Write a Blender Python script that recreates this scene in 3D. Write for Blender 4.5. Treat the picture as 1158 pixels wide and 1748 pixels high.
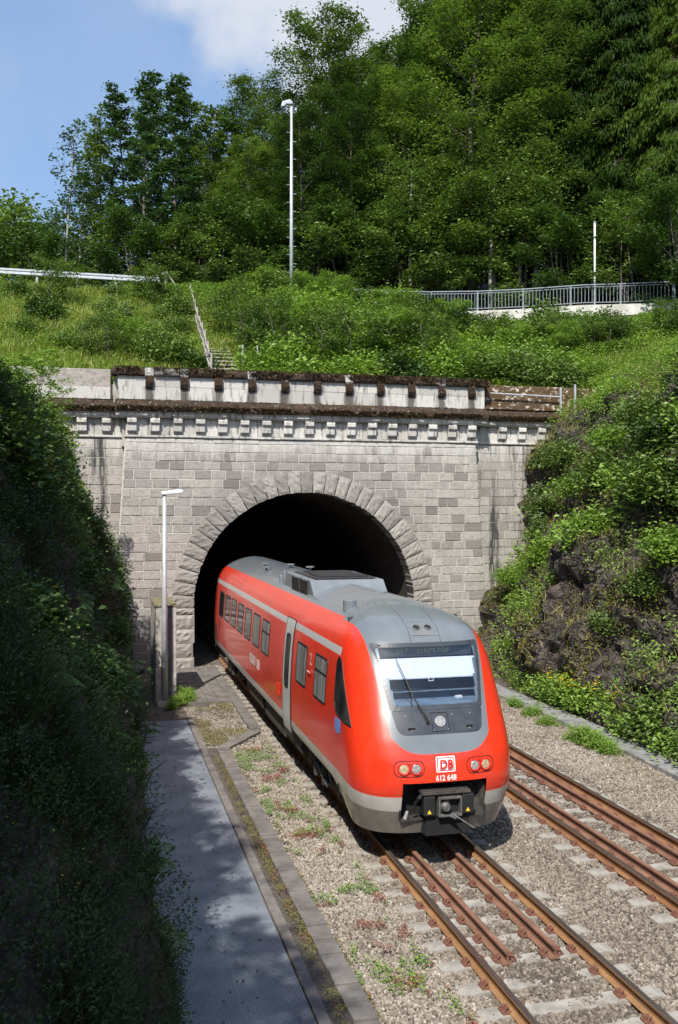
import bpy, math, random
import numpy as np
from mathutils import Vector, Matrix
R = math.radians
S = bpy.context.scene
for o in list(bpy.data.objects): bpy.data.objects.remove(o)
COL = S.collection

# ---------------------------------------------------------------- camera, sky, sun, exposure
YAW = math.atan(414/1618)
cam = bpy.data.objects.new('camera', bpy.data.cameras.new('camera')); COL.objects.link(cam)
cam.location = (0, 0, 5.7); cam.rotation_euler = (R(90), 0, -YAW)
cam.data.sensor_fit = 'VERTICAL'; cam.data.sensor_height = 36; cam.data.lens = 36*1618/1748
cam.data.shift_y = -4/1748; cam.data.clip_start = .05; cam.data.clip_end = 3000
S.camera = cam
S.view_settings.view_transform = 'Standard'; S.view_settings.look = 'None'
S.view_settings.gamma = 1; S.view_settings.exposure = 0.36
SUN = Vector((.38, .75, -1.0)).normalized()          # direction the light travels
sl = bpy.data.lights.new('sun', 'SUN'); sl.energy = 5.0; sl.angle = R(.5); sl.color = (1, .95, .87)
so = bpy.data.objects.new('sun', sl); COL.objects.link(so)
so.rotation_euler = SUN.to_track_quat('-Z', 'Y').to_euler()
W = bpy.data.worlds.new('World'); S.world = W; W.use_nodes = True
nt = W.node_tree; nt.nodes.clear()
sky = nt.nodes.new('ShaderNodeTexSky'); sky.sky_type = 'NISHITA'; sky.sun_disc = False
sky.sun_elevation = math.asin(-SUN.z); sky.sun_rotation = math.atan2(-SUN.x, -SUN.y)
sky.air_density = 1.0; sky.dust_density = 1.6; sky.ozone_density = 1.2
bg = nt.nodes.new('ShaderNodeBackground'); bg.inputs[1].default_value = .135
wo = nt.nodes.new('ShaderNodeOutputWorld')
tc = nt.nodes.new('ShaderNodeTexCoord')
nz = nt.nodes.new('ShaderNodeTexNoise'); nz.inputs['Scale'].default_value = 2.6; nz.inputs['Detail'].default_value = 7; nz.inputs['Roughness'].default_value = .5
nt.links.new(tc.outputs['Generated'], nz.inputs['Vector'])
def wdot(vec, lo, hi):
    d = nt.nodes.new('ShaderNodeVectorMath'); d.operation = 'DOT_PRODUCT'
    d.inputs[1].default_value = Vector(vec).normalized(); nt.links.new(tc.outputs['Generated'], d.inputs[0])
    a = nt.nodes.new('ShaderNodeMath'); a.operation = 'MULTIPLY_ADD'; a.inputs[1].default_value = .22; nt.links.new(nz.outputs[0], a.inputs[0]); nt.links.new(d.outputs['Value'], a.inputs[2])
    m = nt.nodes.new('ShaderNodeMapRange'); m.interpolation_type = 'SMOOTHSTEP'; m.inputs[1].default_value = lo; m.inputs[2].default_value = hi; nt.links.new(a.outputs[0], m.inputs[0]); return m.outputs[0]
def pdir(x, y):
    r = (x-579)/1618; t = (870-y)/1618; c, s = math.cos(YAW), math.sin(YAW)
    return (r*c+s, c-r*s, t)
c1 = wdot(pdir(720, -70), 1.078, 1.098); c2 = wdot(pdir(70, 215), 1.08, 1.20)
mx = nt.nodes.new('ShaderNodeMath'); mx.operation = 'MAXIMUM'; nt.links.new(c1, mx.inputs[0]); nt.links.new(c2, mx.inputs[1])
cm = nt.nodes.new('ShaderNodeMath'); cm.operation = 'MULTIPLY'; cm.inputs[1].default_value = .85; nt.links.new(mx.outputs[0], cm.inputs[0])
mixc = nt.nodes.new('ShaderNodeMix'); mixc.data_type = 'RGBA'; nt.links.new(cm.outputs[0], mixc.inputs[0])
veil = nt.nodes.new('ShaderNodeMix'); veil.data_type = 'RGBA'; veil.inputs[0].default_value = .40; nt.links.new(sky.outputs[0], veil.inputs[6]); veil.inputs[7].default_value = (2.1, 3.5, 6.0, 1)
nt.links.new(veil.outputs[2], mixc.inputs[6]); mixc.inputs[7].default_value = (4.6, 4.75, 5.1, 1)
nt.links.new(mixc.outputs[2], bg.inputs[0]); nt.links.new(bg.outputs[0], wo.inputs[0])

# ---------------------------------------------------------------- noise
rng = np.random.default_rng(7)
def _h(i, j, k, s=0):
    n = np.sin(i*127.1+j*311.7+k*74.7+s*53.3)*43758.5453
    return n-np.floor(n)
def vnoise(x, y, z=0, s=0):
    x, y, z = np.broadcast_arrays(np.asarray(x, float), np.asarray(y, float), np.asarray(z, float))
    i, j, k = np.floor(x), np.floor(y), np.floor(z); f, g, h = x-i, y-j, z-k
    f, g, h = f*f*(3-2*f), g*g*(3-2*g), h*h*(3-2*h)
    r = 0
    for a in (0, 1):
        for b in (0, 1):
            for c in (0, 1):
                r = r+_h(i+a, j+b, k+c, s)*(f if a else 1-f)*(g if b else 1-g)*(h if c else 1-h)
    return r
def fbm(x, y, z=0, o=4, s=0):
    r, a, t = 0, 1, 0
    for q in range(o):
        r = r+a*vnoise(x*2**q, y*2**q, np.asarray(z)*2**q, s+q); t += a; a *= .5
    return r/t-.5

# ---------------------------------------------------------------- materials
class NT:
    def __init__(s, name):
        s.m = bpy.data.materials.new(name); s.m.use_nodes = True; s.t = s.m.node_tree; s.t.nodes.clear()
        s.out = s.t.nodes.new('ShaderNodeOutputMaterial')
    def n(s, ty, **k):
        x = s.t.nodes.new('ShaderNode'+ty)
        for a, b in k.items():
            if hasattr(x, a): setattr(x, a, b)
        return x
    def L(s, a, b): s.t.links.new(a, b)
    def put(s, inp, v):
        if hasattr(v, 'links'): s.L(v, inp)
        elif v is not None: inp.default_value = v
    def f(s, op, a, b=None, c=None):
        x = s.n('Math', operation=op); s.put(x.inputs[0], a)
        if b is not None: s.put(x.inputs[1], b)
        if c is not None: s.put(x.inputs[2], c)
        return x.outputs[0]
    def gt(s, a, b, w=.006):           # soft step a > b
        return s.ramp01(s.f('SUBTRACT', a, b), -w, w)
    def ramp01(s, v, lo, hi):
        x = s.n('MapRange'); s.put(x.inputs[0], v); s.put(x.inputs[1], lo); s.put(x.inputs[2], hi); return x.outputs[0]
    def mix(s, f, a, b):
        x = s.n('Mix', data_type='RGBA'); s.put(x.inputs[0], f); s.put(x.inputs[6], col(a)); s.put(x.inputs[7], col(b)); return x.outputs[2]
    def mul(s, a, b):
        x = s.n('Mix', data_type='RGBA', blend_type='MULTIPLY'); x.inputs[0].default_value = 1; s.put(x.inputs[6], col(a)); s.put(x.inputs[7], col(b)); return x.outputs[2]
    def coord(s, which='Object'): return s.n('TexCoord').outputs[which]
    def noise(s, scale, detail=4, rough=.55, vec=None, stretch=None):
        x = s.n('TexNoise'); x.inputs['Scale'].default_value = scale; x.inputs['Detail'].default_value = detail; x.inputs['Roughness'].default_value = rough
        v = vec if vec is not None else s.coord()
        if stretch:
            mp = s.n('Mapping'); mp.inputs['Scale'].default_value = stretch; s.L(v, mp.inputs[0]); v = mp.outputs[0]
        s.L(v, x.inputs['Vector']); return x.outputs[0]
    def attr(s, name): x = s.n('Attribute'); x.attribute_name = name; return x
    def bsdf(s, base, rough=.8, metal=0, bump=None, bd=.02, **kw):
        b = s.n('BsdfPrincipled'); s.put(b.inputs['Base Color'], col(base)); s.put(b.inputs['Roughness'], rough); s.put(b.inputs['Metallic'], metal)
        for k, v in kw.items(): s.put(b.inputs[k.replace('_', ' ')], v)
        if bump is not None:
            bp = s.n('Bump'); bp.inputs['Distance'].default_value = bd; s.L(bump, bp.inputs['Height']); s.L(bp.outputs[0], b.inputs['Normal'])
        s.L(b.outputs[0], s.out.inputs[0]); return b
def col(c):
    if isinstance(c, tuple) and len(c) == 3: return (*c, 1)
    return c
def pm(name, a, b, scale=4, rough=.8, metal=0, bump=.01, lo=.35, hi=.65, stretch=None, detail=6, **kw):
    t = NT(name); n = t.noise(scale, detail, .6, stretch=stretch); c = t.mix(t.ramp01(n, lo, hi), a, b)
    t.bsdf(c, rough, metal, t.noise(scale*4, 5) if bump else None, bump, **kw); return t.m
M = {}
M['galv'] = pm('galvanised_steel', (.42, .44, .46), (.56, .58, .6), 6, .5, .35, .002)
M['grate'] = pm('grating_steel', (.26, .30, .35), (.43, .47, .52), 1.4, .40, .5, 0)
M['black'] = pm('black_plastic', (.012, .012, .013), (.02, .02, .02), 5, .5, 0, 0)
M['void'] = pm('near_black', (.006, .006, .006), (.01, .01, .01), 5, .9, 0, 0)  # flat near-black for slots, bays, gangway and underside parts
M['dirtmetal'] = pm('grimy_metal', (.03, .027, .025), (.075, .066, .058), 9, .7, .2, .004)
M['coupler'] = pm('coupler_steel', (.10, .10, .10), (.22, .215, .2), 14, .5, .5, .004)
M['rust'] = pm('rail_rust', (.19, .092, .04), (.31, .17, .075), 7, .8, 0, .003, stretch=(1, .3, 1))
M['railgrey'] = pm('railing_grey', (.20, .235, .27), (.28, .31, .34), 6, .55, .1, 0)
M['rust2'] = pm('darker_rail_rust', (.17, .075, .032), (.27, .135, .058), 7, .8, 0, .003, stretch=(1, .3, 1))
M['rustdark'] = pm('guard_rail_rust', (.15, .072, .045), (.25, .13, .085), 7, .85, 0, .003, stretch=(1, .3, 1))
M['railtop'] = pm('rail_running_surface', (.10, .075, .065), (.2, .17, .15), 5, .33, .6, 0, stretch=(6, .2, 1))
M['clip'] = pm('clip_rust', (.13, .055, .035), (.2, .09, .055), 20, .85, 0, .003)
M['sleeper'] = pm('sleeper_concrete', (.22, .20, .17), (.37, .345, .30), 5, .92, 0, .008)
M['conc'] = pm('old_concrete', (.27, .25, .22), (.46, .44, .40), 3.2, .93, 0, .012)
M['concdark'] = pm('dark_concrete', (.10, .095, .085), (.2, .19, .17), 6, .93, 0, .01)
M['paver'] = pm('paver', (.105, .095, .085), (.19, .172, .155), 3, .92, 0, .006)
M['soil'] = pm('soil', (.08, .062, .045), (.17, .14, .11), 2.5, .97, 0, .03)
M['forest_floor'] = pm('forest_floor', (.02, .024, .012), (.04, .05, .018), 1.5, .97, 0, .05)
M['bark'] = pm('bark', (.055, .045, .035), (.19, .17, .14), 3, .95, 0, .02, stretch=(3, 3, .6))
M['barkpale'] = pm('pale_bark', (.12, .105, .09), (.42, .40, .36), 2.2, .9, 0, .02, stretch=(3, 3, .8))
M['wood'] = pm('grey_wood', (.24, .22, .19), (.42, .39, .35), 7, .85, 0, .004, stretch=(5, 5, .6))
M['asphalt'] = pm('asphalt', (.05, .05, .052), (.08, .08, .08), 8, .9, 0, .004)
M['whitepaint'] = pm('white_paint', (.68, .68, .66), (.8, .8, .78), 3, .5, 0, 0)
M['roofgrey'] = pm('grey_paint', (.155, .175, .19), (.20, .22, .235), 2.5, .35, 0, 0)
M['lightgrey'] = pm('light_grey_paint', (.42, .42, .40), (.52, .52, .50), 2.5, .35, 0, 0)
M['shade'] = pm('blind_fabric', (.62, .63, .66), (.72, .73, .76), 10, .8, 0, 0)
M['dash'] = pm('dashboard', (.12, .17, .23), (.2, .26, .33), 4, .5, 0, 0)  # blue-grey put into the colour as a windscreen reflection
M['panel'] = pm('front_panel', (.035, .042, .052), (.055, .062, .072), 6, .35, 0, 0)
M['frame'] = pm('window_rubber', (.012, .012, .013), (.02, .02, .022), 6, .4, 0, 0)
M['redflat'] = pm('red_sign', (.7, .02, .012), (.75, .03, .02), 5, .4, 0, 0)
M['white'] = pm('white_lettering', (.8, .8, .8), (.85, .85, .85), 5, .5, 0, 0)
M['letter'] = pm('side_lettering', (.55, .5, .48), (.62, .57, .55), 5, .5, 0, 0)
M['yellow'] = pm('yellow_sticker', (.75, .5, .02), (.8, .55, .03), 5, .5, 0, 0)
M['blue'] = pm('blue_sticker', (.06, .16, .5), (.2, .32, .6), 15, .5, 0, 0)
M['led'] = pm('display_letters', (.32, .32, .12), (.4, .4, .18), 8, .6, 0, 0)
M['screw'] = pm('screw_head', (.5, .5, .5), (.6, .6, .6), 5, .4, .5, 0)
def _lamp(name, c):
    t = NT(name); v = t.n('TexVoronoi'); v.inputs['Scale'].default_value = 28; t.L(t.coord(), v.inputs['Vector'])
    t.bsdf(t.mix(v.outputs['Distance'], tuple(x*.7 for x in c), c), .12, .4, v.outputs['Distance'], .01, Coat_Weight=.6); return t.m
M['lampclear'] = _lamp('lamp_clear', (.5, .49, .46)); M['lampamber'] = _lamp('lamp_amber', (.72, .56, .33))
def _glass(name, tint, alpha, fres=1.45):
    t = NT(name); tr = t.n('BsdfTransparent'); tr.inputs[0].default_value = (*tint, 1)
    gl = t.n('BsdfGlossy'); gl.inputs['Roughness'].default_value = .02; gl.inputs['Color'].default_value = (1, 1, 1, 1)
    fr = t.n('Fresnel'); fr.inputs[0].default_value = fres
    mx = t.n('MixShader'); t.L(t.f('ADD', fr.outputs[0], alpha), mx.inputs[0]); t.L(tr.outputs[0], mx.inputs[1]); t.L(gl.outputs[0], mx.inputs[2]); t.L(mx.outputs[0], t.out.inputs[0]); return t.m
M['glass'] = _glass('windscreen_glass', (.80, .87, .95), .05)
t = NT('side_glass'); n_ = t.noise(1.6, 3, .5); t.bsdf(t.mix(t.ramp01(n_, .4, .62), (.012, .014, .016), (.04, .045, .045)), .05, 0, None, Specular_IOR_Level=.3); M['sideglass'] = t.m
M['curtain'] = pm('curtain', (.06, .06, .058), (.30, .30, .285), 1.2, .6, 0, .003, stretch=(1, 9, .5), Coat_Weight=.3, Coat_Roughness=.03)

def leaf_mat(name, a, b, dry=None, trans=.35, spec=.4):
    t = NT(name); at = t.attr('tint'); c = t.mix(at.outputs['Fac'], a, b)
    if dry: c = t.mix(t.ramp01(at.outputs['Fac'], .9, .93), c, dry)
    df = t.n('BsdfPrincipled'); t.L(c, df.inputs['Base Color']); df.inputs['Roughness'].default_value = .5; df.inputs['Specular IOR Level'].default_value = spec
    tl = t.n('BsdfTranslucent'); t.L(t.mul(c, (1.2, 1.25, .5)), tl.inputs[0])
    mx = t.n('MixShader'); mx.inputs[0].default_value = trans; t.L(df.outputs[0], mx.inputs[1]); t.L(tl.outputs[0], mx.inputs[2]); t.L(mx.outputs[0], t.out.inputs[0]); return t.m
M['leaf'] = leaf_mat('leaf_green', (.04, .078, .014), (.21, .31, .065), trans=.25)
M['treebright'] = leaf_mat('tree_leaf_bright', (.05, .098, .016), (.27, .38, .075), trans=.25)
M['leafbright'] = leaf_mat('leaf_bright', (.09, .185, .022), (.31, .45, .08))
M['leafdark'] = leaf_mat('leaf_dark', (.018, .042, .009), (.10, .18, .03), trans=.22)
M['bankleaf'] = leaf_mat('shade_toned_leaf', (.016, .036, .008), (.05, .095, .018))  # green darkened to paint in the deep shade of the bank
M['bankgrass'] = leaf_mat('shade_toned_grass', (.014, .028, .007), (.042, .07, .014), (.09, .08, .04))  # blades darkened too, bank shade put into their colour
M['leafblue'] = leaf_mat('leaf_bluegreen', (.025, .055, .02), (.10, .19, .055), trans=.25)
M['needle'] = leaf_mat('needles', (.014, .032, .006), (.035, .066, .010), trans=.15, spec=.04)
M['needlebright'] = leaf_mat('needles_bright', (.03, .06, .008), (.085, .135, .018), trans=.2, spec=.04)
M['grassm'] = leaf_mat('grass_blades', (.12, .19, .022), (.32, .39, .06), (.46, .38, .17))
M['drygrass'] = leaf_mat('dry_grass', (.14, .17, .04), (.36, .29, .13), (.45, .38, .2))
M['flowery'] = leaf_mat('yellow_petals', (.62, .42, .02), (.8, .62, .05), trans=.2)
M['flowerw'] = leaf_mat('white_petals', (.55, .6, .45), (.75, .78, .68), trans=.2)
M['sedum'] = leaf_mat('sedum', (.20, .06, .04), (.30, .13, .08), (.14, .25, .05), trans=.1)
M['moss'] = leaf_mat('mossleaf', (.12, .11, .02), (.22, .20, .04), trans=.1)

def stone_mat(name, base=None, stain=True):
    t = NT(name); at = t.attr('tint'); ob = t.coord(); sp = t.n('SeparateXYZ'); t.L(ob, sp.inputs[0]); x, z = sp.outputs[0], sp.outputs[2]
    f = at.outputs['Fac']
    c = t.mix(t.ramp01(f, 0, .5), (.20, .18, .162), (.365, .338, .308)); c = t.mix(t.ramp01(f, .5, 1), c, (.43, .395, .36))
    c = t.mix(t.ramp01(t.noise(9, 6, .7), .5, .8), c, (.17, .15, .13))
    c = t.mix(t.ramp01(t.noise(24, 4, .7), .6, .8), c, (.60, .57, .53))
    if stain:
        top = t.ramp01(t.f('ADD', z, t.f('MULTIPLY', t.noise(1.9, 5, .65, stretch=(2.2, 1, .5)), 2.6)), 8.9, 9.7)
        c = t.mix(t.f('MULTIPLY', top, .65), c, (.66, .64, .60))
        dk = t.ramp01(t.noise(1.1, 5, .7, stretch=(2.3, 1, .22)), .50, .62)
        wing = t.f('MAXIMUM', t.gt(t.f('ABSOLUTE', t.f('SUBTRACT', x, 7.8)), 7.2, .35), .10)
        c = t.mix(t.f('MULTIPLY', dk, wing), c, (.055, .052, .05))
        rd = t.f('SQRT', t.f('ADD', t.f('POWER', t.f('SUBTRACT', x, 7.74), 2.0), t.f('POWER', t.f('SUBTRACT', z, 2.08), 2.0))); so_ = t.f('MULTIPLY', t.ramp01(t.f('ADD', rd, t.f('MULTIPLY', t.noise(1.4, 5, .6), 1.2)), 6.6, 5.4), t.gt(z, 5.0, .8)); c = t.mix(t.f('MULTIPLY', so_, .45), c, (.14, .125, .11))
        lowd = t.ramp01(t.f('ADD', z, t.f('MULTIPLY', t.noise(1.5, 4), 1.2)), 2.4, 1.2)
        c = t.mix(t.f('MULTIPLY', lowd, .55), c, (.10, .085, .07))
    t.bsdf(c, .93, 0, t.noise(14, 6, .7), .03); return t.m
M['stone'] = stone_mat('granite_blocks'); M['ringstone'] = stone_mat('rough_voussoirs', stain=False)
M['mortar'] = pm('mortar', (.46, .44, .41), (.60, .575, .54), 8, .95, 0, .01)
def trim_mat(st=False):
    t = NT('weathered_trim'); at = t.attr('tint')
    c = t.mix(at.outputs['Fac'], (.40, .385, .355), (.60, .58, .54))
    c = t.mix(t.ramp01(t.noise(3, 6, .65, stretch=(2.5, 2, .5)), .52, .70), c, (.13, .12, .105))
    c = t.mix(t.ramp01(t.noise(26, 4, .7), .66, .76), c, (.72, .70, .66))
    if st:
        sp = t.n('SeparateXYZ'); t.L(t.coord(), sp.inputs[0]); m_ = t.f('ABSOLUTE', t.f('SUBTRACT', t.f('MODULO', t.f('ADD', sp.outputs[0], 1.253*3-1.86+.6265), 1.253), .6265))
        n = t.noise(2.2, 5, .7, stretch=(3, 1, .6)); k = t.ramp01(t.f('ADD', m_, t.f('MULTIPLY', n, .5)), .48, .34); c = t.mix(t.f('MULTIPLY', k, .85), c, (.05, .042, .032))
    t.bsdf(c, .92, 0, t.noise(18, 6, .7), .02); return t.m
M['trim'] = trim_mat(); M['streaky'] = trim_mat(True)
def moss_mat():
    t = NT('mossy_stone'); c = t.mix(t.ramp01(t.noise(7, 7, .7), .38, .62), (.016, .011, .008), (.075, .042, .02))
    c = t.mix(t.ramp01(t.noise(9, 7, .8), .585, .64), c, (.36, .34, .30)); t.bsdf(c, .97, 0, t.noise(22, 6, .7), .06); return t.m
M['mossy'] = moss_mat()
def plaster_mat(name, mossy):
    t = NT(name); v = t.n('TexVoronoi', feature='DISTANCE_TO_EDGE'); v.inputs['Scale'].default_value = 4.6
    mp = t.n('Mapping'); mp.inputs['Scale'].default_value = (1, 1, 1.5); t.L(t.coord(), mp.inputs[0]); t.L(mp.outputs[0], v.inputs['Vector'])
    c = t.mix(t.ramp01(t.noise(5, 6), .35, .65), (.23, .21, .19), (.36, .33, .30))
    c = t.mix(t.ramp01(v.outputs['Distance'], .05, .02), c, (.42, .38, .32))
    if mossy: c = t.mix(t.ramp01(t.noise(4.2, 8, .8, stretch=(1, 1, 1.4)), .60, .545), (.70, .66, .56), (.085, .048, .02))
    t.bsdf(c, .95, 0, t.noise(20, 5), .02); return t.m
M['plaster'] = plaster_mat('cracked_render', False); M['mossplaster'] = plaster_mat('mossy_render', True)
def rock_mat():
    t = NT('cliff_rock'); n1 = t.noise(1.3, 8, .68, stretch=(1, 1, 1.6)); c = t.mix(t.ramp01(n1, .35, .62), (.016, .012, .010), (.125, .10, .08))
    c = t.mix(t.ramp01(t.noise(5, 7, .75), .55, .72), c, (.34, .31, .29))
    c = t.mix(t.ramp01(t.noise(.9, 5, .6), .55, .66), c, (.10, .085, .03))
    v = t.n('TexVoronoi', feature='DISTANCE_TO_EDGE'); v.inputs['Scale'].default_value = 2.3
    wn = t.n('TexNoise'); wn.inputs['Scale'].default_value = 2.5; t.L(t.coord(), wn.inputs['Vector'])
    ad = t.n('VectorMath', operation='MULTIPLY_ADD'); t.L(wn.outputs[1], ad.inputs[0]); ad.inputs[1].default_value = (.9, .9, .9); t.L(t.coord(), ad.inputs[2]); t.L(ad.outputs[0], v.inputs['Vector'])
    c = t.mix(t.ramp01(v.outputs['Distance'], .05, .0), c, (.012, .01, .01))
    hgt = t.f('ADD', t.ramp01(v.outputs['Distance'], 0, .12), t.f('MULTIPLY', t.noise(6, 8, .7), 1.6))
    t.bsdf(c, .85, 0, hgt, .14); return t.m
M['rock'] = rock_mat()
t = NT('ballast_stones'); f_ = t.attr('tint').outputs['Fac']
c_ = t.mix(t.ramp01(f_, 0, .6), (.13, .105, .082), (.30, .26, .215)); c_ = t.mix(t.ramp01(f_, .7, 1), c_, (.42, .375, .32))
t.bsdf(t.mix(t.ramp01(t.noise(30, 4), .4, .7), c_, t.mul(c_, (.7, .66, .62))), .9, 0, t.noise(60, 3), .003); M['stones'] = t.m
M['ballastbase'] = pm('ballast_bed', (.09, .072, .055), (.22, .185, .15), 26, .95, 0, .05, detail=3)

# ---------------------------------------------------------------- object helpers
def tag(o, label=None, cat=None, group=None, kind=None):
    if label: o['label'] = label
    if cat: o['category'] = cat
    if group: o['group'] = group
    if kind: o['kind'] = kind
    return o
def empty(name, loc=(0, 0, 0), rz=0, label=None, cat=None, group=None, kind=None, parent=None):
    o = bpy.data.objects.new(name, None); COL.objects.link(o); o.location = loc; o.rotation_euler = (0, 0, rz); o.empty_display_size = .2
    if parent: o.parent = parent
    return tag(o, label, cat, group, kind)
def link(name, me, parent=None, loc=None):
    o = bpy.data.objects.new(name, me); COL.objects.link(o)
    if parent: o.parent = parent
    if loc is not None: o.location = loc
    return o
def npmesh(name, V, F, mats, tint=None, smooth=False, fm=None):
    """V (n,3), F (m,k) equal-sized faces; tint per face"""
    V = np.asarray(V, np.float32); F = np.asarray(F, np.int32); m, k = F.shape
    me = bpy.data.meshes.new(name); me.vertices.add(len(V)); me.vertices.foreach_set('co', V.ravel())
    me.loops.add(m*k); me.loops.foreach_set('vertex_index', F.ravel())
    me.polygons.add(m); me.polygons.foreach_set('loop_start', np.arange(0, m*k, k, dtype=np.int32))
    if not isinstance(mats, (list, tuple)): mats = [mats]
    for x in mats: me.materials.append(x)
    if fm is not None: me.polygons.foreach_set('material_index', np.asarray(fm, np.int32))
    me.polygons.foreach_set('use_smooth', np.full(m, smooth))
    me.update(calc_edges=True)
    if tint is not None:
        a = me.attributes.new('tint', 'FLOAT', 'FACE'); a.data.foreach_set('value', np.asarray(tint, np.float32))
    me.validate(); return me
class MB:
    """collects simple solids into one mesh"""
    def __init__(s): s.v = []; s.f = []; s.t = []; s.m = []
    def add(s, vs, fs, tint=.5, mi=0):
        o = len(s.v); s.v += [tuple(p) for p in vs]
        for f in fs: s.f.append(tuple(o+i for i in f)); s.t.append(tint); s.m.append(mi)
    def box(s, x0, x1, y0, y1, z0, z1, tint=.5, mi=0, j=0, mat=None):
        vs = [(x, y, z) for z in (z0, z1) for y in (y0, y1) for x in (x0, x1)]
        if j: vs = [tuple(c+random.uniform(-j, j) for c in p) for p in vs]
        if mat is not None: vs = [mat @ Vector(p) for p in vs]
        s.add(vs, [(0, 2, 3, 1), (4, 5, 7, 6), (0, 1, 5, 4), (2, 6, 7, 3), (0, 4, 6, 2), (1, 3, 7, 5)], tint, mi); return s
    def prism(s, pts, a0, a1, axis='y', tint=.5, mi=0):
        n = len(pts)
        def P(p, a): return (p[0], a, p[1]) if axis == 'y' else ((a, p[0], p[1]) if axis == 'x' else (p[0], p[1], a))
        vs = [P(p, a0) for p in pts]+[P(p, a1) for p in pts]
        s.add(vs, [tuple(range(n)), tuple(range(2*n-1, n-1, -1))]+[(i, i+n, (i+1) % n+n, (i+1) % n) for i in range(n)], tint, mi); return s
    def tube(s, pts, r, n=8, tint=.5, mi=0, cap=True):
        pts = [Vector(p) for p in pts]; rs = r if isinstance(r, (list, tuple)) else [r]*len(pts); rings = []; o = len(s.v); u = None
        for i, p in enumerate(pts):
            d = (pts[min(i+1, len(pts)-1)]-pts[max(i-1, 0)]).normalized()
            if u is None: u = d.orthogonal().normalized()
            u = (u-d*u.dot(d)).normalized(); w = d.cross(u)
            for k in range(n):
                a = 2*math.pi*k/n; s.v.append(tuple(p+(u*math.cos(a)+w*math.sin(a))*rs[i]))
        for i in range(len(pts)-1):
            for k in range(n):
                s.f.append((o+i*n+k, o+i*n+(k+1) % n, o+(i+1)*n+(k+1) % n, o+(i+1)*n+k)); s.t.append(tint); s.m.append(mi)
        if cap:
            s.f.append(tuple(o+k for k in range(n-1, -1, -1))); s.t.append(tint); s.m.append(mi)
            e = o+(len(pts)-1)*n; s.f.append(tuple(e+k for k in range(n))); s.t.append(tint); s.m.append(mi)
        return s
    def mesh(s, name, mats, smooth=False):
        me = bpy.data.meshes.new(name); me.from_pydata(s.v, [], s.f)
        for x in (mats if isinstance(mats, (list, tuple)) else [mats]): me.materials.append(x)
        me.polygons.foreach_set('material_index', s.m); me.polygons.foreach_set('use_smooth', [smooth]*len(s.f))
        a = me.attributes.new('tint', 'FLOAT', 'FACE'); a.data.foreach_set('value', s.t); me.update(); return me
    def build(s, name, mats, parent=None, smooth=False, bevel=0, loc=None):
        o = link(name, s.mesh(name, mats, smooth), parent, loc)
        if bevel:
            b = o.modifiers.new('bevel', 'BEVEL'); b.width = bevel; b.segments = 2; b.limit_method = 'ANGLE'; b.angle_limit = R(40)
        return o
def grid_faces(nu, nv):
    i, j = np.meshgrid(np.arange(nu-1), np.arange(nv-1), indexing='ij'); a = (i*nv+j).ravel(); return np.stack([a, a+nv, a+nv+1, a+1], 1)
def copy_tree(o, parent=None):
    c = o.copy(); COL.objects.link(c); c.parent = parent
    for ch in o.children: copy_tree(ch, c)
    return c
ORD = ['leftmost', 'second', 'third', 'fourth', 'fifth', 'sixth', 'seventh', 'eighth', 'ninth', 'tenth', 'eleventh', 'twelfth', 'thirteenth', 'fourteenth', 'fifteenth', 'sixteenth', 'seventeenth', 'eighteenth', 'nineteenth', 'twentieth']
def ordinal(i):
    if i < 20: return ORD[i]
    return ['twenty', 'thirty', 'forty', 'fifty', 'sixty'][i//10-2+(1 if False else 0)]+'-'+['first', 'second', 'third', 'fourth', 'fifth', 'sixth', 'seventh', 'eighth', 'ninth', 'tenth'][i % 10]

# ---------------------------------------------------------------- terrain shapes
def left_prof(h):     # u of the left rock face at height h
    return np.interp(h, [-.3, 2, 3.8, 5.5, 6.5, 9, 10.6, 12.5], [1.05, .62, .30, -.55, -1.05, -1.9, -3.6, -10])
LP = np.array([(.86, -.4), (.76, .1), (.42, 2), (.18, 3.8), (-.50, 5.4), (-1.05, 6.6), (-1.7, 8.4), (-2.3, 9.5), (-3.8, 10.4), (-9, 11.4), (-30, 13), (-90, 16)])
RP = np.array([(13.1, -.4), (13.35, .3), (13.9, 1.5), (14.7, 2.9), (15.1, 4.4), (16.0, 6.2), (16.8, 8.0), (17.9, 9.3), (20, 10.7), (25, 12.6), (34, 14.5), (60, 18), (120, 24)])
def resample(P, lens):
    d = np.r_[0, np.cumsum(np.hypot(*np.diff(P, axis=0).T))]; out = [0.]
    while out[-1] < d[-1]:
        out.append(out[-1]+lens(out[-1]))
    out = np.array(out); return np.stack([np.interp(out, d, P[:, 0]), np.interp(out, d, P[:, 1])], 1), out
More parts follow.
